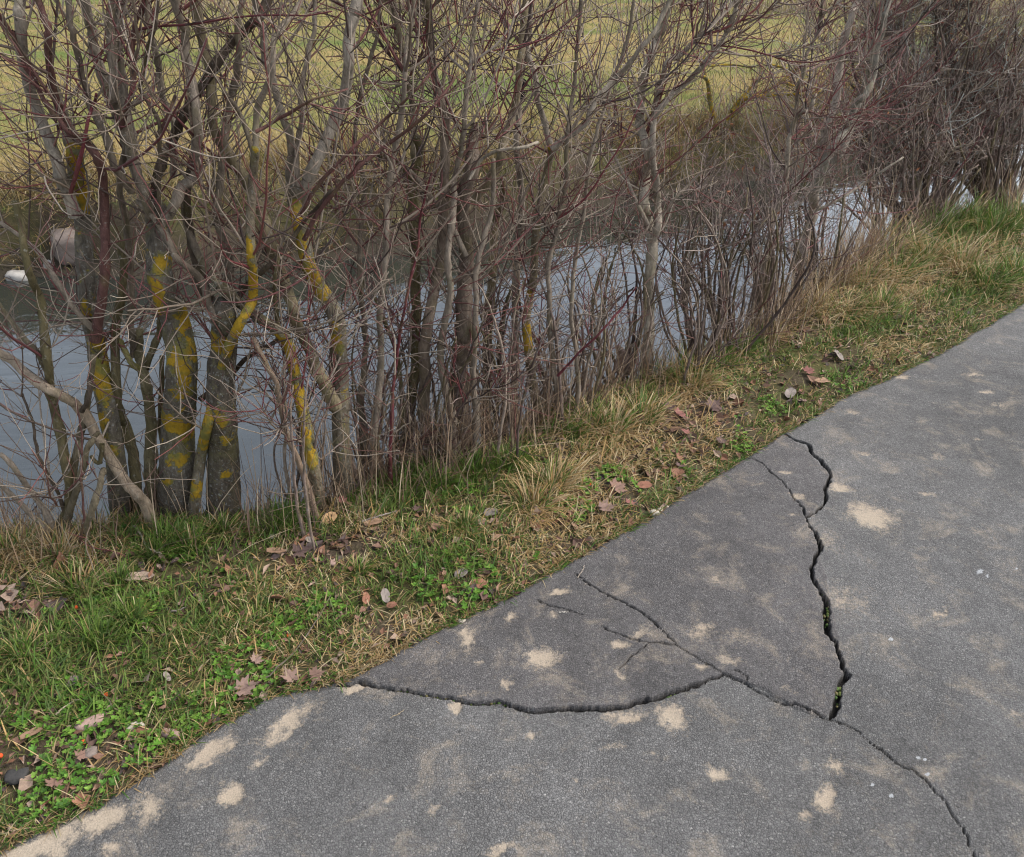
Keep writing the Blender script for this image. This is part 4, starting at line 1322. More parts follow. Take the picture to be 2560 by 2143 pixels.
plant("bank_tree", "smooth pale young tree that forks into two upright limbs, right of centre on the bank", "tree", (1616, 940), [
    ([(1614, 945), (1616, 860), (1620, 800), (1624, 741), (1626, 690), (1632, 614), (1625, 575), (1615, 540), (1608, 512), (1606, 480), (1608, 450), (1616, 410), (1618, 369), (1608, 310), (1603, 246), (1613, 200), (1627, 150), (1640, 100), (1657, 60), (1677, 10)], 29, 16, (0.38, 0.325, 0.25), 0, 'stem'),
    ([(1632, 600), (1645, 560), (1650, 512), (1640, 450), (1632, 389), (1633, 310), (1640, 250), (1650, 200), (1665, 160), (1700, 140), (1740, 100), (1780, 60), (1830, 10)], 19, 8, G2, -.02, 'branch'),
    ([(1636, 290), (1673, 253), (1713, 217), (1753, 167), (1783, 127), (1813, 83), (1837, 33), (1845, 0)], 14, 9, G2, -.05, 'branch'),
    ([(1618, 560), (1590, 500), (1560, 440), (1530, 380), (1505, 340)], 11, 6, G2, -.03, 'branch'),
    ([(1640, 560), (1690, 500), (1750, 440), (1800, 380)], 8, 4, G1, .04, 'branch')],
    branches=34, twigs=330, fine=520, wts=(4, 4, 1, 1, 0), planar=.3)

plant("bank_tree", "tall straight smooth grey tree with long bare limbs beside the dark bush at the right", "tree", (1986, 730), [
    ([(1986, 730), (1993, 673), (2005, 635), (2018, 595), (2030, 540), (2036, 500), (2043, 461), (2052, 415), (2060, 373), (2071, 303), (2085, 246), (2101, 164), (2118, 82), (2132, 30), (2142, 0)], 27, 14, (0.35, 0.29, 0.23), 0, 'stem'),
    ([(2040, 475), (2060, 410), (2085, 360), (2110, 319), (2135, 275), (2155, 240), (2179, 184), (2200, 90), (2212, 40), (2224, 0)], 18, 10, (0.25, 0.225, 0.18), -.05, 'branch'),
    ([(2044, 460), (2080, 410), (2110, 369), (2128, 320), (2142, 266), (2167, 184), (2191, 82), (2208, 0)], 16, 9, (0.24, 0.21, 0.17), .04, 'branch'),
    ([(2030, 530), (2060, 516), (2110, 488), (2155, 458), (2208, 426), (2260, 395)], 8, 4, G2, -.06, 'branch'),
    ([(2101, 150), (2140, 151), (2168, 148)], 6, 5, G3, -.02, 'branch')],
    branches=14, twigs=130, fine=220, wts=(3, 4, 2, 1, 0), ext=1.2)

plant("sapling", "small pale forked stem between the pale forked tree and the tall straight grey tree", "sapling", (1880, 830), [
    ([(1878, 835), (1890, 760), (1902, 719), (1919, 638), (1935, 550), (1958, 468), (1969, 391), (1979, 338), (1993, 296), (2020, 270), (2040, 230)], 14, 8, (0.30, 0.25, 0.19), .1, 'stem'),
    ([(1979, 338), (1990, 260), (2000, 200), (2020, 140), (2050, 60), (2060, 0)], 9, 6, G3, .1, 'branch'),
    ([(1969, 391), (2000, 350), (2040, 320)], 8, 5, G1, .12, 'branch')],
    branches=22, twigs=220, fine=340, wts=(3, 4, 1, 2, 0))


def fan(base, n, spread, height, w, cols, curve_=0.2, tilt=0.0):
    """pixel traces of many thin stems fanning from one foot."""
    out = []
    for k in range(n):
        f = rng.uniform(-1, 1)
        x0 = base[0] + f * spread * 0.30
        y0 = base[1] + rng.uniform(-8, 8)
        hh = height * rng.uniform(0.6, 1.15)
        dx = f * spread * 0.8 + tilt * hh + rng.normal(0, spread * 0.15)
        pts = [(x0, y0)]
        bow = rng.normal(0, 0.10) * hh
        for t in (0.3, 0.6, 0.85, 1.0):
            pts.append((x0 + dx * t ** 1.3 + bow * math.sin(3.1 * t), y0 - hh * t + curve_ * abs(f) * hh * t * t))
        out.append((pts, w * rng.uniform(0.7, 1.4), w * 0.45, tuple(A(cols[rng.integers(0, len(cols))]) * rng.uniform(0.8, 1.2)), rng.normal(0, 0.10), 'stem'))
    return out


PC = [(0.16, 0.12, 0.10), (0.22, 0.165, 0.135), (0.10, 0.072, 0.062), (0.28, 0.22, 0.175), (0.15, 0.12, 0.07)]
for (nm, lab, b, n_, sprd, hgt, til, dep) in [
    ("thicket_shrub", "low dark purple brown thicket to the right of the pale forked tree's foot", (1730, 930), 20, 110, 420, -.05, 0),
    ("thicket_shrub", "dense dark thicket of thin stems with blue water showing through, centre of the low thickets", (1820, 885), 24, 130, 430, .05, 0),
    ("thicket_shrub", "dark thin stemmed thicket against the foot of the small pale forked stem", (1915, 840), 20, 120, 380, .08, .05),
    ("thicket_shrub", "brownish thicket mixed with tan stalks below the tall straight grey tree", (2040, 730), 14, 110, 330, .1, .05),
    ("thicket_shrub", "thin grey stemmed thicket with a withered brown clump left of the pale forked tree", (1530, 985), 16, 130, 480, .0, .05),
    ("thicket_shrub", "low tangle of grey stems just right of the forked lichened trunk", (925, 1235), 12, 120, 560, .02, .1),
    ("thicket_shrub", "tangle of thin leaning stems at the foot of the thick dark brown stems", (1085, 1175), 16, 150, 430, .0, -.03),
    ("thicket_shrub", "tangle of thin leaning stems at the foot of the straight olive stems", (1265, 1110), 18, 150, 430, .0, -.03),
    ("thicket_shrub", "tangle of thin stems midway between the lichen spotted stem and the pale forked tree", (1430, 1045), 16, 140, 400, .0, -.03),
    ("thicket_shrub", "short dark brown twig tangle around the foot of the tall dense bush", (2300, 565), 30, 150, 250, .0, 0),
    ("thicket_shrub", "short dark brown twig tangle at the right edge behind the green tussock", (2480, 525), 30, 150, 240, .0, 0),
    ("thicket_shrub", "sparse thin stems and bare twigs over the water right of the slanting lichened stem", (760, 1300), 8, 120, 420, .02, .08)]:
    hi = b[0] > 1600
    plant(nm, lab, "shrub", b, fan(b, n_, sprd, hgt, 6.5 if hi else 7, PC, .2, til), SH if False else None, dep, 14 if hi else 12, 130 if hi else 100, 200 if hi else 160, (2, 1, 2, 5, 0) if hi else (4, 3, 2, 2, 0),
          bl=(.15, .4), tl=(.08, .25), fl=(.03, .09), zmin=.05, ext=0, planar=.2, t0=.15, leaves=60 if b[0] > 1700 else 0)

# bushes at the right
BC = [(0.14, 0.105, 0.085), (0.18, 0.14, 0.11), (0.10, 0.075, 0.06), (0.27, 0.25, 0.21)]
plant("dense_bush", "tall dense dark bush of fine twigs with grey lichen at its heart, upper right", "bush", (2312, 520),
      fan((2315, 505), 30, 180, 520, 7, BC, .12, .0), None, 0, 110, 1500, 3400, (4, 1.5, 3, 2, 2), bl=(.25, .6), tl=(.10, .30), fl=(.04, .12), zmin=.0, ext=.4, t0=.08, tr=(.0016, .0028), br=(.003, .0055), fr=(.0012, .002), planar=.1, leaves=900)
plant("dense_bush", "dark brown bush running out of the right edge of the photo above the green tussock", "bush", (2500, 500),
      fan((2500, 490), 28, 190, 470, 7, BC, .12, .05), None, .1, 100, 1400, 3200, (4, 2, 3, 2, 1), bl=(.25, .6), tl=(.10, .30), fl=(.04, .12), zmin=.0, ext=.4, t0=.08, tr=(.0016, .0028), br=(.003, .0055), fr=(.0012, .002), planar=.1, leaves=900)
plant("dense_bush", "small dark bush with withered leaf clusters, left of the tall dense bush", "bush", (2200, 600),
      fan((2205, 590), 14, 110, 420, 5, BC, .12, .05), None, .15, 30, 320, 560, (2, 2, 4, 2, 0), bl=(.2, .5), tl=(.10, .28), fl=(.04, .12), zmin=.0, ext=0, t0=.08, tr=(.0014, .0024), br=(.0025, .0045), fr=(.001, .0017), planar=.1, leaves=260)

# far bank bushes
FC = [(0.27, 0.20, 0.14), (0.22, 0.155, 0.11), (0.32, 0.25, 0.18), (0.17, 0.12, 0.09)]


def far_bush(label, u, v, n_, sprd, hgt, tw, fi, wts=(5, 2, 1, 1, 0)):
    c = on_z(u, v, -0.40)
    for _ in range(8):
        c = on_z(u, v, float(gz(c[0], c[1])))
    root = empty("far_bank_bush", c, label, "bush", "bushes on the far bank")
    T = Tubes()
    P, R = [], []
    for k in range(n_):
        a = rng.uniform(0, 6.28)
        q0 = c + A([rng.normal(0, .18 * sprd), rng.normal(0, .12 * sprd), -0.06])
        out = sprd * rng.uniform(.2, .8)
        L_ = hgt * rng.uniform(.6, 1.2)
        q1 = q0 + A([math.cos(a) * out * .4, math.sin(a) * out * .3, L_ * .6])
        q2 = q0 + A([math.cos(a) * out, math.sin(a) * out * .7, L_ * rng.uniform(.75, 1.0)])
        q, r = resample([q0, q1, q2], [rng.uniform(.006, .011), .006, .003], 12)
        q[1:] += rng.normal(0, .008, (11, 3))
        P.append(q)
        R.append(r)
        Tubes().add(q, r, 6, pick(A(FC), 1)).build('stem', M_STEM, root, c)
    P, R = A(P), A(R)
    t1_, r1 = grow(P, R, tw, (.15, .5), (.4, 1.2), -.2, (.002, .0036), .2, 8, .2, .98, .5)
    t2_, r2 = grow(t1_, r1, fi, (.06, .2), (.4, 1.2), .2, (.0015, .0025), .15, 5, .1, 1, .6)
    T.add(t1_, r1, 4, twigcol(tw, wts))
    T.add(t2_, r2, 3, twigcol(fi, wts))
    o = T.build('twigs', M_TWIG, root, c)
    o['kind'] = 'stuff'


for a in [("brown bramble on the far bank behind the forked lichened trunk", 800, 560, 9, .55, .5, 160, 220),
          ("brown bramble on the far bank behind the slim olive trunk", 1010, 540, 12, .6, .55, 220, 280),
          ("rusty brown bush on the far bank behind the thick dark stems", 1180, 520, 12, .6, .6, 220, 280),
          ("brown twiggy bush on the far bank left of the pale forked tree", 1370, 470, 12, .65, .6, 230, 280),
          ("tangled brown bush on the far bank behind the pale forked tree", 1560, 430, 12, .7, .6, 220, 280),
          ("grey brown tangle on the far bank between the pale tree and the fallen log", 1740, 400, 10, .7, .5, 200, 240),
          ("dark twiggy bush on the far bank right of the fallen log", 2090, 330, 10, .8, .75, 200, 260),
          ("small brown bramble on the far bank right of the boulder", 330, 590, 7, .45, .35, 100, 130)]:
    far_bush(*a)

c = on_z(1795, 345, -0.2)
YL = c[1]
root = empty("lichen_bush", c, "low spreading bush coated in yellow lichen on the far bank", "bush")
LB = [([(1795, 350), (1785, 300), (1775, 250), (1768, 200), (1750, 190)], 14, 8), ([(1800, 350), (1830, 280), (1855, 250), (1900, 240), (1960, 236), (2010, 236), (2060, 230)], 14, 6), ([(1830, 280), (1870, 245), (1910, 232), (1950, 205), (1985, 180), (2000, 160)], 10, 5),
      ([(1850, 250), (1880, 215), (1900, 196)], 9, 6), ([(1985, 180), (1960, 170), (1920, 160)], 6, 4), ([(1768, 205), (1758, 160), (1765, 130)], 7, 5), ([(1770, 165), (1830, 162), (1880, 170)], 5, 3), ([(1960, 205), (1985, 215)], 7, 4)]
PL, RL = [], []
for pts, w0, w1 in LB:
    P = stem_pts(pts, YL, 0, .06)
    k_ = np.linalg.norm(P - A([0, 0, CAM_H]), axis=1) / FPX / 2
    R = np.linspace(w0, w1, len(P)) * k_
    if pts[0][1] > 340:
        P = np.vstack([P[0] - A([0, 0, .2]), P])
        R = np.concatenate([[R[0]], R])
    Q, R_ = resample(P, R, 40)
    Tubes().add(Q, R_, 8, A([.8, .75, .6]), rough=.12).build('branch', M_TRUNK, root, c, lambda V: {'lichen': 0.25 + 0.65 * fbm(V[:, 0], V[:, 2], 3.0, 6, 3)})
    q, r = resample(P, R, 12)
    PL.append(q)
    RL.append(r)
t1_, r1 = grow(A(PL), A(RL), 160, (.15, .45), (.4, 1.1), .4, (.003, .005), .15, 7, .2, 1, .5)
t2_, r2 = grow(t1_, r1, 200, (.05, .2), (.4, 1.1), .3, (.002, .003), .15, 5, .1, 1, .6)
T = Tubes().add(t1_, r1, 4, twigcol(160, (4, 3, 2, 1, 0))).add(t2_, r2, 3, twigcol(200, (4, 3, 2, 1, 0)))
T.build('twigs', M_TWIG, root, c)['kind'] = 'stuff'

# ------------------------------------------------------------------ stones, log, posts, leaves


def blob(name, c, r, mat, label, cat, seed=0, group=None, rot=0.0, nu=22, nv=14, amp=.3, flat=.5):
    """an irregular faceted stone: c centre, r radii."""
    th = np.linspace(0, math.pi, nv)
    ph = np.linspace(0, 2 * math.pi, nu, endpoint=False)
    TH, PHI = np.meshgrid(th, ph, indexing='ij')
    d = np.stack([np.sin(TH) * np.cos(PHI), np.sin(TH) * np.sin(PHI), np.cos(TH)], -1)
    p = np.sign(d) * np.abs(d) ** flat
    p = p / np.max(np.abs(p), axis=-1, keepdims=True) * 0.5 + d * 0.5
    g = (vn(d[..., 0] * 2 + seed, d[..., 1] * 2 + d[..., 2] * 1.7, 1.0, seed) - .5) + .5 * (vn(d[..., 0] * 5, d[..., 1] * 5 + d[..., 2] * 4, 1.0, seed + 3) - .5)
    p = p * (1 + amp * g[..., None])
    p = p * A(r)
    ca, sa = math.cos(rot), math.sin(rot)
    p = np.stack([p[..., 0] * ca - p[..., 1] * sa, p[..., 0] * sa + p[..., 1] * ca, p[..., 2]], -1)
    i = np.arange(nv - 1)[:, None]
    j = np.arange(nu)[None]
    F = np.stack([i * nu + j, (i + 1) * nu + j, (i + 1) * nu + (j + 1) % nu, i * nu + (j + 1) % nu], -1).reshape(-1, 4)
    o = mobj(name, p.reshape(-1, 3), [F], mat, None, None, True)
    o.location = c
    return tag(o, label, cat, group)


M_S1 = m_stone("pale_stone", (0.24, 0.22, 0.20), (0.46, 0.44, 0.40))
M_S2 = m_stone("brick_stone", (0.26, 0.16, 0.13), (0.40, 0.29, 0.24))
M_S3 = m_stone("grey_boulder", (0.11, 0.085, 0.07), (0.27, 0.22, 0.19))
M_S4 = m_stone("white_pebble", (0.34, 0.30, 0.24), (0.52, 0.47, 0.38))


def water_at(u, v):
    return on_z(u, v, -0.52)


blob("stone", water_at(40, 690) + A([0, 0.04, -.03]), (.09, .07, .05), M_S1, "pale stone at the far water's edge by the left edge of the photo", "stone", 1, flat=.8)
blob("stone", water_at(118, 672) + A([0, 0.05, 0]), (.045, .04, .045), M_S1, "small pale block shaped stone at the far water's edge below the boulder", "stone", 2, flat=.6)
c = on_z(165, 640, -0.42)
blob("boulder", c + A([0, .12, .02]), (.13, .11, .13), M_S3, "large brownish grey boulder in the far bank behind the leftmost trunk", "boulder", 4, rot=.4, flat=.75)
c = on_z(1450, 455, -0.45)
blob("stone", c, (.12, .1, .08), M_S1, "pale flat stone at the far water's edge behind the pale forked tree", "stone", 5, rot=.3)
blob("stone", on_z(1580, 425, -0.42), (.07, .06, .06), M_S1, "small white stone at the far water's edge seen between the pale tree's limbs", "stone", 6)
# fallen log on the far bank
P = [on_z(1900, 392, -0.42), on_z(1960, 368, -0.38), on_z(2010, 350, -0.34), on_z(2060, 340, -.33)]
Q, R = resample(P, [.075, .085, .08, .06], 40)
root = empty("fallen_log", P[0], "weathered fallen log with a pale torn top lying on the far bank", "log")
Tubes().add(Q, R, 14, A([.9, .85, .8]), rough=.2).build('log', M_TRUNK, root, P[0], lambda V: {'lichen': np.zeros(len(V))})
Tubes().add(resample([P[1] + A([0, 0, .07]), P[2] + A([0, 0, .08])], [.03, .02], 12)[0], np.linspace(.032, .012, 12), 8, A([.36, .32, .26]), rough=.3).build('torn_wood', M_STEM, root, P[0])

# loose bits on the verge


def verge_pt(u, v, dz=0.012):
    p = on_z(u, v, 0.012)
    p[2] = float(gz(p[0], p[1])) + dz
    return p


for (u, v, r, mat, lab, rt) in [
    (335, 1812, (.019, .010, .010), M_S4, "cream white chip of stone lying in the lower left verge", .4),
    (833, 1416, (.008, .012, .008), M_S2, "small pinkish stone on the bare soil beside the dark leaf", .2),
    (1157, 1541, (.013, .009, .007), M_S4, "white pebble at the path edge near the first thin crack", 0),
    (1638, 1272, (.014, .011, .009), M_S4, "largest of the white pebbles in a row on the path edge", .3),
    (1652, 1264, (.009, .008, .007), M_S4, "middle white pebble in the row on the path edge", .3),
    (1668, 1257, (.011, .007, .006), M_S4, "farthest white pebble in the row on the path edge", .3),
    (224, 1876, (.014, .012, .009), M_S3, "small grey brown stone in bare soil at the lower left", .6),
    (230, 1808, (.036, .013, .014), M_S2, "long reddish broken brick piece in the lower left verge", .55),
    (420, 1822, (.025, .011, .010), M_S2, "short reddish brick fragment right of the cream white chip", -.2),
    (315, 2078, (.014, .011, .008), M_S2, "brown clod at the path edge in the lower left", .4),
    (660, 1948, (.006, .005, .004), M_S3, "tiny dark pebble lying on the asphalt right of the round sand patch", .4),
    (41, 1940, (.022, .016, .01), m_stone("black_clod", (0.03, 0.03, 0.03), (0.07, 0.065, 0.06)), "black clod of soil near the left edge of the verge", .2)]:
    blob("stone" if mat is not M_S4 else "pebble", verge_pt(u, v, r[2] * .4 + .004), r, mat, lab, "stone", int(u) % 17, None, rt, 16, 10, .45)

for (u, v, lab) in [(720, 1585, "orange rose hip in the turf right of the bright weeds, the largest one"), (192, 1527, "orange rose hip near a dark hollow at the left of the verge"), (265, 1740, "orange rose hip left of centre in the lower turf"),
                    (207, 1853, "orange rose hip beside the long brick piece"), (3, 1895, "red rose hip at the left edge of the photo"), (1474, 1218, "small red hip among the dry leaves at mid verge")]:
    blob("rose_hip", verge_pt(u, v, .010), (.0055, .005, .0048), m_stone("hip_skin", (0.5, 0.06, 0.02), (0.62, 0.12, 0.03)) if 'M_HIP' not in globals() else M_HIP, lab, "rose hip", 3, "rose hips in the turf", 0, 12, 8, .1, .95)

# dry leaves: one mesh per kind, copied


def leaf_mesh(kind, col, seed):
    g = np.random.default_rng(seed)
    if kind == 'maple':
        ang = [0, 12, 22, 34, 45, 58, 70, 84, 98, 110, 124, 140, 158, 172]
        rad = [1.0, .62, .72, .48, .50, .86, .60, .62, .42, .66, .52, .40, .46, .12]
    elif kind == 'oval':
        ang = list(range(0, 180, 13))
        rad = [1.0 - .42 * math.sin(math.radians(a)) ** 1.2 - (.1 if a > 150 else 0) for a in ang]
    else:
        ang = list(range(0, 180, 15))
        rad = [1.0 - .72 * math.sin(math.radians(a)) ** .8 for a in ang]
    full = [(a, r) for a, r in zip(ang, rad)] + [(360 - a, r) for a, r in list(zip(ang, rad))[:0:-1]]
    rings = 5
    V = [(0, 0, 0)]
    F = []
    n = len(full)
    for k in range(1, rings + 1):
        t = k / rings
        for a, r in full:
            rr = t * (r if t > .6 else r * (.8 + .2 * t / .6)) * (1 + g.normal(0, .03))
            V.append((rr * math.cos(math.radians(a)), rr * math.sin(math.radians(a)), 0))
    V = A(V)
    x, y = V[:, 0], V[:, 1]
    c1, c2 = g.uniform(.15, .55), g.uniform(-.2, .35)
    V[:, 2] = c1 * y * y + c2 * x * x * np.sign(x) + .22 * (fbm(x + seed, y, 2.2, seed, 3) - .5) + .05 * np.abs(y)
    tri = [(0, 1 + j, 1 + (j + 1) % n) for j in range(n)]
    quad = []
    for k in range(rings - 1):
        for j in range(n):
            a = 1 + k * n + j
            b = 1 + k * n + (j + 1) % n
            quad.append((a, a + n, b + n, b))
    vein = 1 - .35 * (np.abs(y) < .035)
    cc = A(col)[None] * (vein * (0.8 + .5 * fbm(x, y, 3, seed + 5, 3)))[:, None]
    # stalk
    m0 = len(V)
    st = A([(-.1, .015, .02), (-.1, -.015, .02), (-.62, .012, .06), (-.62, -.012, .06)])
    V = np.vstack([V, st])
    quad.append((m0, m0 + 1, m0 + 3, m0 + 2))
    cc = np.vstack([cc, np.tile(A(col) * .7, (4, 1))])
    return mesh("dry_leaf", V, [A(tri), A(quad)], M_LEAFD, {'col': cc})


LM = {'m_pink': leaf_mesh('maple', (0.22, 0.145, 0.115), 1), 'm_brown': leaf_mesh('maple', (0.20, 0.12, 0.09), 2), 'm_dark': leaf_mesh('maple', (0.11, 0.07, 0.06), 3), 'o_tan': leaf_mesh('oval', (0.46, 0.29, 0.15), 4),
      'o_red': leaf_mesh('oval', (0.24, 0.11, 0.07), 5), 'o_grey': leaf_mesh('oval', (0.22, 0.185, 0.16), 6), 'l_brown': leaf_mesh('long', (0.26, 0.16, 0.10), 7), 'l_pale': leaf_mesh('long', (0.38, 0.28, 0.21), 8), 'm_red': leaf_mesh('maple', (0.20, 0.085, 0.07), 9)}
LV = [(347, 1455, 'l_pale', 40, .15, .2, "large pale curled dead leaf in the grass under the pollarded trunk"),
      (824, 1310, 'o_tan', 22, .9, .7, "upright oval tan leaf at the bank edge below the forked lichened trunk"),
      (857, 1268, 'm_red', 20, 1.8, .9, "red brown leaf caught in the stalks at the forked trunk's foot"),
      (748, 1394, 'm_dark', 40, .2, .2, "large dark brown leaf on the bare black soil"),
      (690, 1390, 'l_brown', 26, .1, .2, "narrow brown leaf left of the large dark leaf"),
      (775, 1362, 'o_grey', 14, 2.2, .3, "small grey leaf on the bare soil above the large dark leaf"),
      (682, 1352, 'o_grey', 12, .5, .4, "tiny pale grey leaf left on the bare soil under the bank lip"),
      (934, 1327, 'l_brown', 28, .3, .25, "brown leaf under the bare stick"),
      (1120, 1205, 'm_brown', 36, .5, .4, "big brown leaf lying in the lush green grass at mid bank"),
      (1045, 1286, 'm_dark', 24, 1.1, .3, "dark shrivelled leaf in the turf below the slim olive trunk"),
      (1226, 1298, 'o_grey', 20, .3, .3, "grey leaf left of the big straw patch"),
      (1205, 1325, 'm_pink', 20, 2.0, .3, "small pinkish leaf below the grey leaf by the straw patch"),
      (1240, 1360, 'l_brown', 18, .8, .3, "brown sliver of leaf right of the small pinkish leaf"),
      (1152, 1438, 'o_grey', 20, .6, .3, "grey leaf half hidden in weeds in mid turf"),
      (1112, 1441, 'l_brown', 18, 1.5, .5, "reddish standing leaf left of the half hidden grey leaf"),
      (1194, 1457, 'o_red', 24, .4, .3, "rust brown leaf nearest the crack corner of the path"),
      (915, 1502, 'o_red', 18, 1.6, .8, "rust red leaf standing on edge in the dry turf"),
      (964, 1494, 'o_grey', 20, 1.9, .8, "grey leaf standing upright right of the rust red leaf"),
      (978, 1512, 'o_red', 14, .2, .4, "small red brown leaf at the upright grey leaf's foot"),
      (639, 1648, 'm_pink', 24, 1.3, .5, "pinkish brown lobed leaf upper left of the path corner"),
      (605, 1716, 'm_pink', 42, .4, .3, "large crumpled pale brown leaf beside the path edge"),
      (728, 1688, 'm_pink', 34, 2.4, .3, "flat pinkish lobed leaf right of the crumpled one"),
      (785, 1683, 'm_brown', 28, .3, .5, "folded brown leaf at the tip of the path corner"),
      (346, 1826, 'o_red', 18, .3, .3, "brown leaf tucked under the cream white chip"),
      (200, 1890, 'm_brown', 22, .9, .5, "curled brown leaf in the bare soil at the lower left"),
      (135, 1958, 'm_brown', 28, 2.0, .4, "crumpled brown leaf close to the lower left corner"),
      (80, 1845, 'l_brown', 26, .6, .3, "long brown leaf left of the brick pieces"),
      (180, 1715, 'o_grey', 20, .3, .3, "grey leaf in the lower left turf among green weeds"),
      (1541, 1226, 'm_brown', 36, .7, .4, "brown leaf heap's upper leaf at mid verge"),
      (1510, 1270, 'm_pink', 34, .2, .3, "pale brown leaf nearer the path than the leaf heap"),
      (1575, 1255, 'm_red', 20, 1.2, .3, "dark red leaf right of the pale brown leaf at mid verge"),
      (1396, 1260, 'l_brown', 26, .3, .2, "long brown leaf lying in the straw patch"),
      (1437, 1312, 'l_brown', 18, 1.9, .3, "narrow brown leaf pointing at the path below the straw patch"),
      (1610, 1215, 'o_red', 20, .1, .3, "brown leaf right of the leaf heap near the path edge"),
      (1698, 1052, 'm_red', 30, .8, .4, "dark red leaf cluster's top leaf under the straw tussocks"),
      (1666, 1034, 'm_dark', 28, .3, .4, "dark leaf left of the dark red leaf under the tussocks"),
      (1714, 1097, 'm_red', 22, 2.1, .4, "lowest dark red leaf of the cluster under the tussocks"),
      (1780, 1035, 'm_dark', 34, .9, .4, "dark brown clump of leaf right of the red cluster"),
      (1800, 1105, 'm_dark', 22, .3, .4, "dark curled leaf near the path where the verge narrows"),
      (2056, 955, 'l_brown', 30, .5, .2, "pinkish brown leaf by the path edge at the upper right"),
      (2096, 893, 'o_grey', 20, 1.7, .5, "white grey leaf standing in the right verge"),
      (2018, 938, 'm_red', 22, .4, .4, "red brown leaf left of the pinkish leaf at the upper right"),
      (1975, 985, 'o_grey', 20, .9, .3, "grey brown leaf flat in the verge above the main crack"),
      (2010, 1000, 'm_pink', 20, 2.9, .3, "pale crumpled leaf just above the main crack's top"),
      (1700, 1165, 'm_dark', 20, 1.0, .3, "dark round leaf close to the asphalt at mid verge"),
      (435, 1580, 'l_brown', 16, 1.2, .5, "small brown leaf blade in the lush left turf"),
      (420, 1700, 'o_grey', 14, 2.4, .6, "small grey leaf between the weeds of the lower turf")]
RO = A([cp, sp])
for k, (u, v, kd, hw, rz_, tilt, lab) in enumerate(LV):
    p = verge_pt(u, v, .014)
    s_ = hw / FPX * np.linalg.norm(p - A([0, 0, CAM_H]))
    o = bpy.data.objects.new("dry_leaf", LM[kd])
    o.location = p + A([0, 0, s_ * .35 * tilt])
    o.scale = (s_, s_, s_)
    o.rotation_euler = (tilt * (.7 + .3 * math.sin(k * 2.1)), tilt * .5 * math.cos(k * 1.3), rz_)
    link(o)
    tag(o, lab, "dead leaf", "dead leaves on the verge")

# sticks on the verge
for (pts, w_, colr, lab) in [([(907, 1324), (950, 1312), (995, 1291)], 5, (.34, .29, .25), "bare greyish stick lying on the verge near the bank lip"),
                             ([(310, 1306), (345, 1330), (375, 1385), (410, 1400)], 6, (.42, .36, .28), "bent pale stalk drooping from the pollarded trunk's foot"),
                             ([(660, 1690), (720, 1640), (790, 1560), (830, 1500)], 4, (.17, .14, .11), "long thin dark stick lying across the turf toward the path corner"),
                             ([(170, 1690), (240, 1730), (300, 1785)], 4, (.20, .17, .10), "thin olive stick in the lower left turf"),
                             ([(145, 1800), (160, 1785), (190, 1765), (215, 1762)], 4, (.45, .38, .27), "thin pale curved straw near the brick piece"),
                             ([(430, 1545), (450, 1540), (467, 1532)], 4, (.30, .26, .22), "short grey stick in the left turf"),
                             ([(976, 1795), (993, 1787), (1008, 1776)], 2.5, (.45, .36, .24), "thin straw lying on the asphalt below the path corner"),
                             ([(1444, 1446), (1455, 1428), (1462, 1412)], 3, (.38, .32, .26), "thin grass stalk lying over the start of the middle crack"),
                             ([(1398, 1531), (1412, 1530), (1420, 1528)], 4, (.5, .46, .4), "pale straw bit lying in the short crack")]:
    P = A([verge_pt(u, v, .02) if (on_z(u, v)[1] > yp(on_z(u, v)[0])) else on_z(u, v, .006) for u, v in pts])
    k_ = np.linalg.norm(P[0] - A([0, 0, CAM_H])) / FPX / 2
    Q, R = resample(P, np.linspace(w_, w_ * .6, len(P)) * k_, 16)
    Q[1:] += rng.normal(0, .0012, (15, 3))
    o = Tubes().add(Q - P[0], R, 6, A(colr)).build("stick", M_STEM)
    o.location = P[0]
    tag(o, lab, "stick")

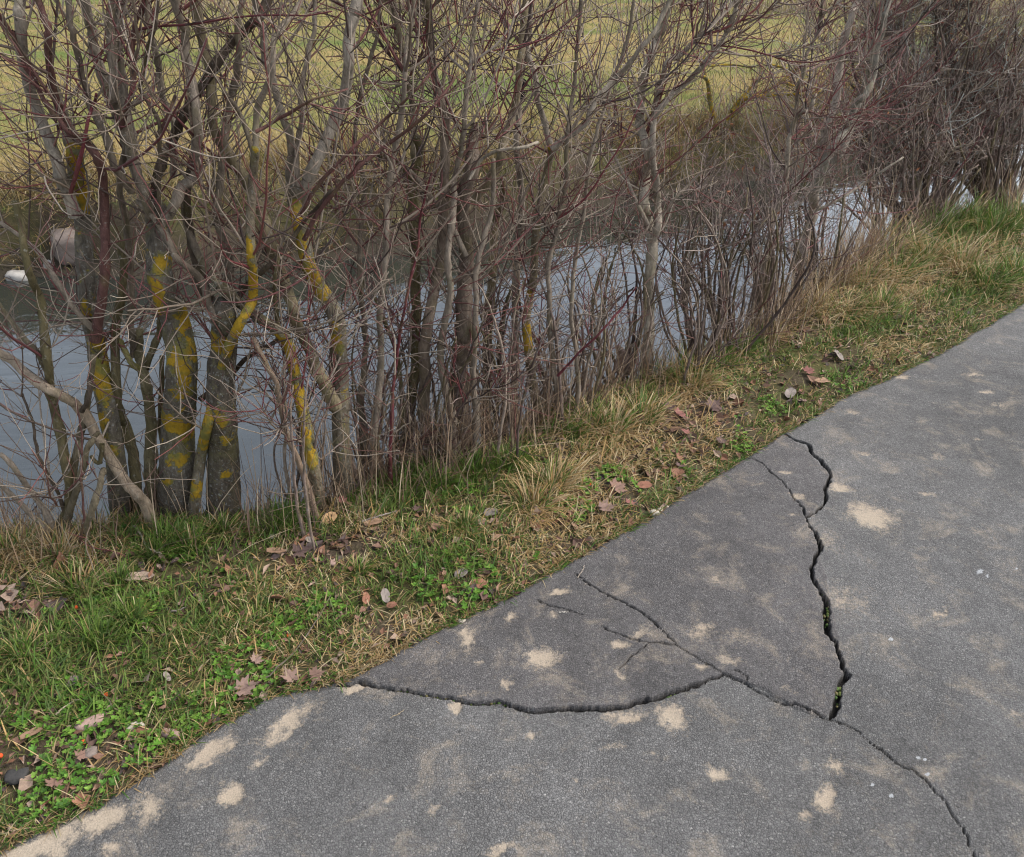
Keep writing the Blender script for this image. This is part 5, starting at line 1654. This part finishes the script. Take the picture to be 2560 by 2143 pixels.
# withered leaf clump hanging in the stalks, and the black rag in the twigs
def crumple(name, u, v, Y, ru, rv_, colr, label, cat, seed):
    c = on_y(u, v, Y)
    k_ = np.linalg.norm(c - A([0, 0, CAM_H])) / FPX
    g = np.random.default_rng(seed)
    V_, F_ = [], []
    b0 = 0
    for q in range(7):
        nn = 6
        gu, gv = np.meshgrid(np.linspace(-1, 1, nn), np.linspace(-1, 1, nn), indexing='ij')
        a = g.uniform(-.7, .7)
        sx, sz = ru * k_ * g.uniform(.35, .6), rv_ * k_ * g.uniform(.35, .6)
        x = gu * sx * (1 - .5 * gv ** 2)
        z = gv * sz
        y = .7 * sx * (fbm(gu + q * 3, gv + seed, 1.3, seed + q, 3) - .5) * 2
        x2, z2 = x * math.cos(a) - z * math.sin(a), x * math.sin(a) + z * math.cos(a)
        off = A([g.normal(0, .3) * ru * k_, g.normal(0, .012), g.normal(0, .42) * rv_ * k_])
        V_.append(np.stack([x2, y, z2], -1).reshape(-1, 3) + off)
        F_.append(gridfaces(nn, nn) + b0)
        b0 += nn * nn
    V = np.concatenate(V_)
    o = mobj(name, V, [np.concatenate(F_)], M_LEAFD, None, {'col': np.tile(A(colr), (len(V), 1)) * (0.7 + .6 * g.uniform(0, 1, (len(V), 1)))})
    o.location = c
    tag(o, label, cat)


Yc = float(on_z(1560, 970, -.04)[1])
crumple("withered_leaf", 1555, 905, Yc, 22, 55, (.17, .12, .10), "withered brown leaf hanging among stalks left of the pale tree's foot", "dead leaf", 3)
crumple("dark_rag", 1305, 232, 2.75, 13, 26, (.025, .022, .025), "black scrap caught in the twigs above the thick dark stems", "scrap", 6)

# fence posts across the field
for (u, v, w_, lab) in [(1752, 22, 9, "grey fence post across the field, leftmost of the row"), (1823, 24, 6, "thin grey fence post second in the row across the field"), (1937, 26, 8, "grey fence post mid row across the field, above the lichen bush"),
                        (2022, 24, 7, "grey fence post left of the widest one across the field"), (2092, 26, 10, "widest grey fence post across the field, left of the tall straight tree's top"), (2157, 22, 6, "slim fence post between the tall tree's limbs across the field"), (2548, 22, 9, "fence post across the field at the right edge of the photo")]:
    c = on_z(u, v, 0)
    w2 = w_ / FPX * np.linalg.norm(c)
    hh = 1.25
    zz = A([-.3, 0, .3, .6, .9, hh - .04, hh])
    pts = np.stack([rng.normal(0, .004, 7), rng.normal(0, .004, 7), zz], 1)
    T = Tubes().add(resample(pts, np.full(7, w2 / 2), 14)[0], np.concatenate([np.full(13, w2 / 2), [w2 * .36]]), 10, A([.30, .275, .25]), rough=.1)
    o = T.build("fence_post", M_POST)
    o.location = c
    tag(o, lab, "fence post", "fence posts across the field")
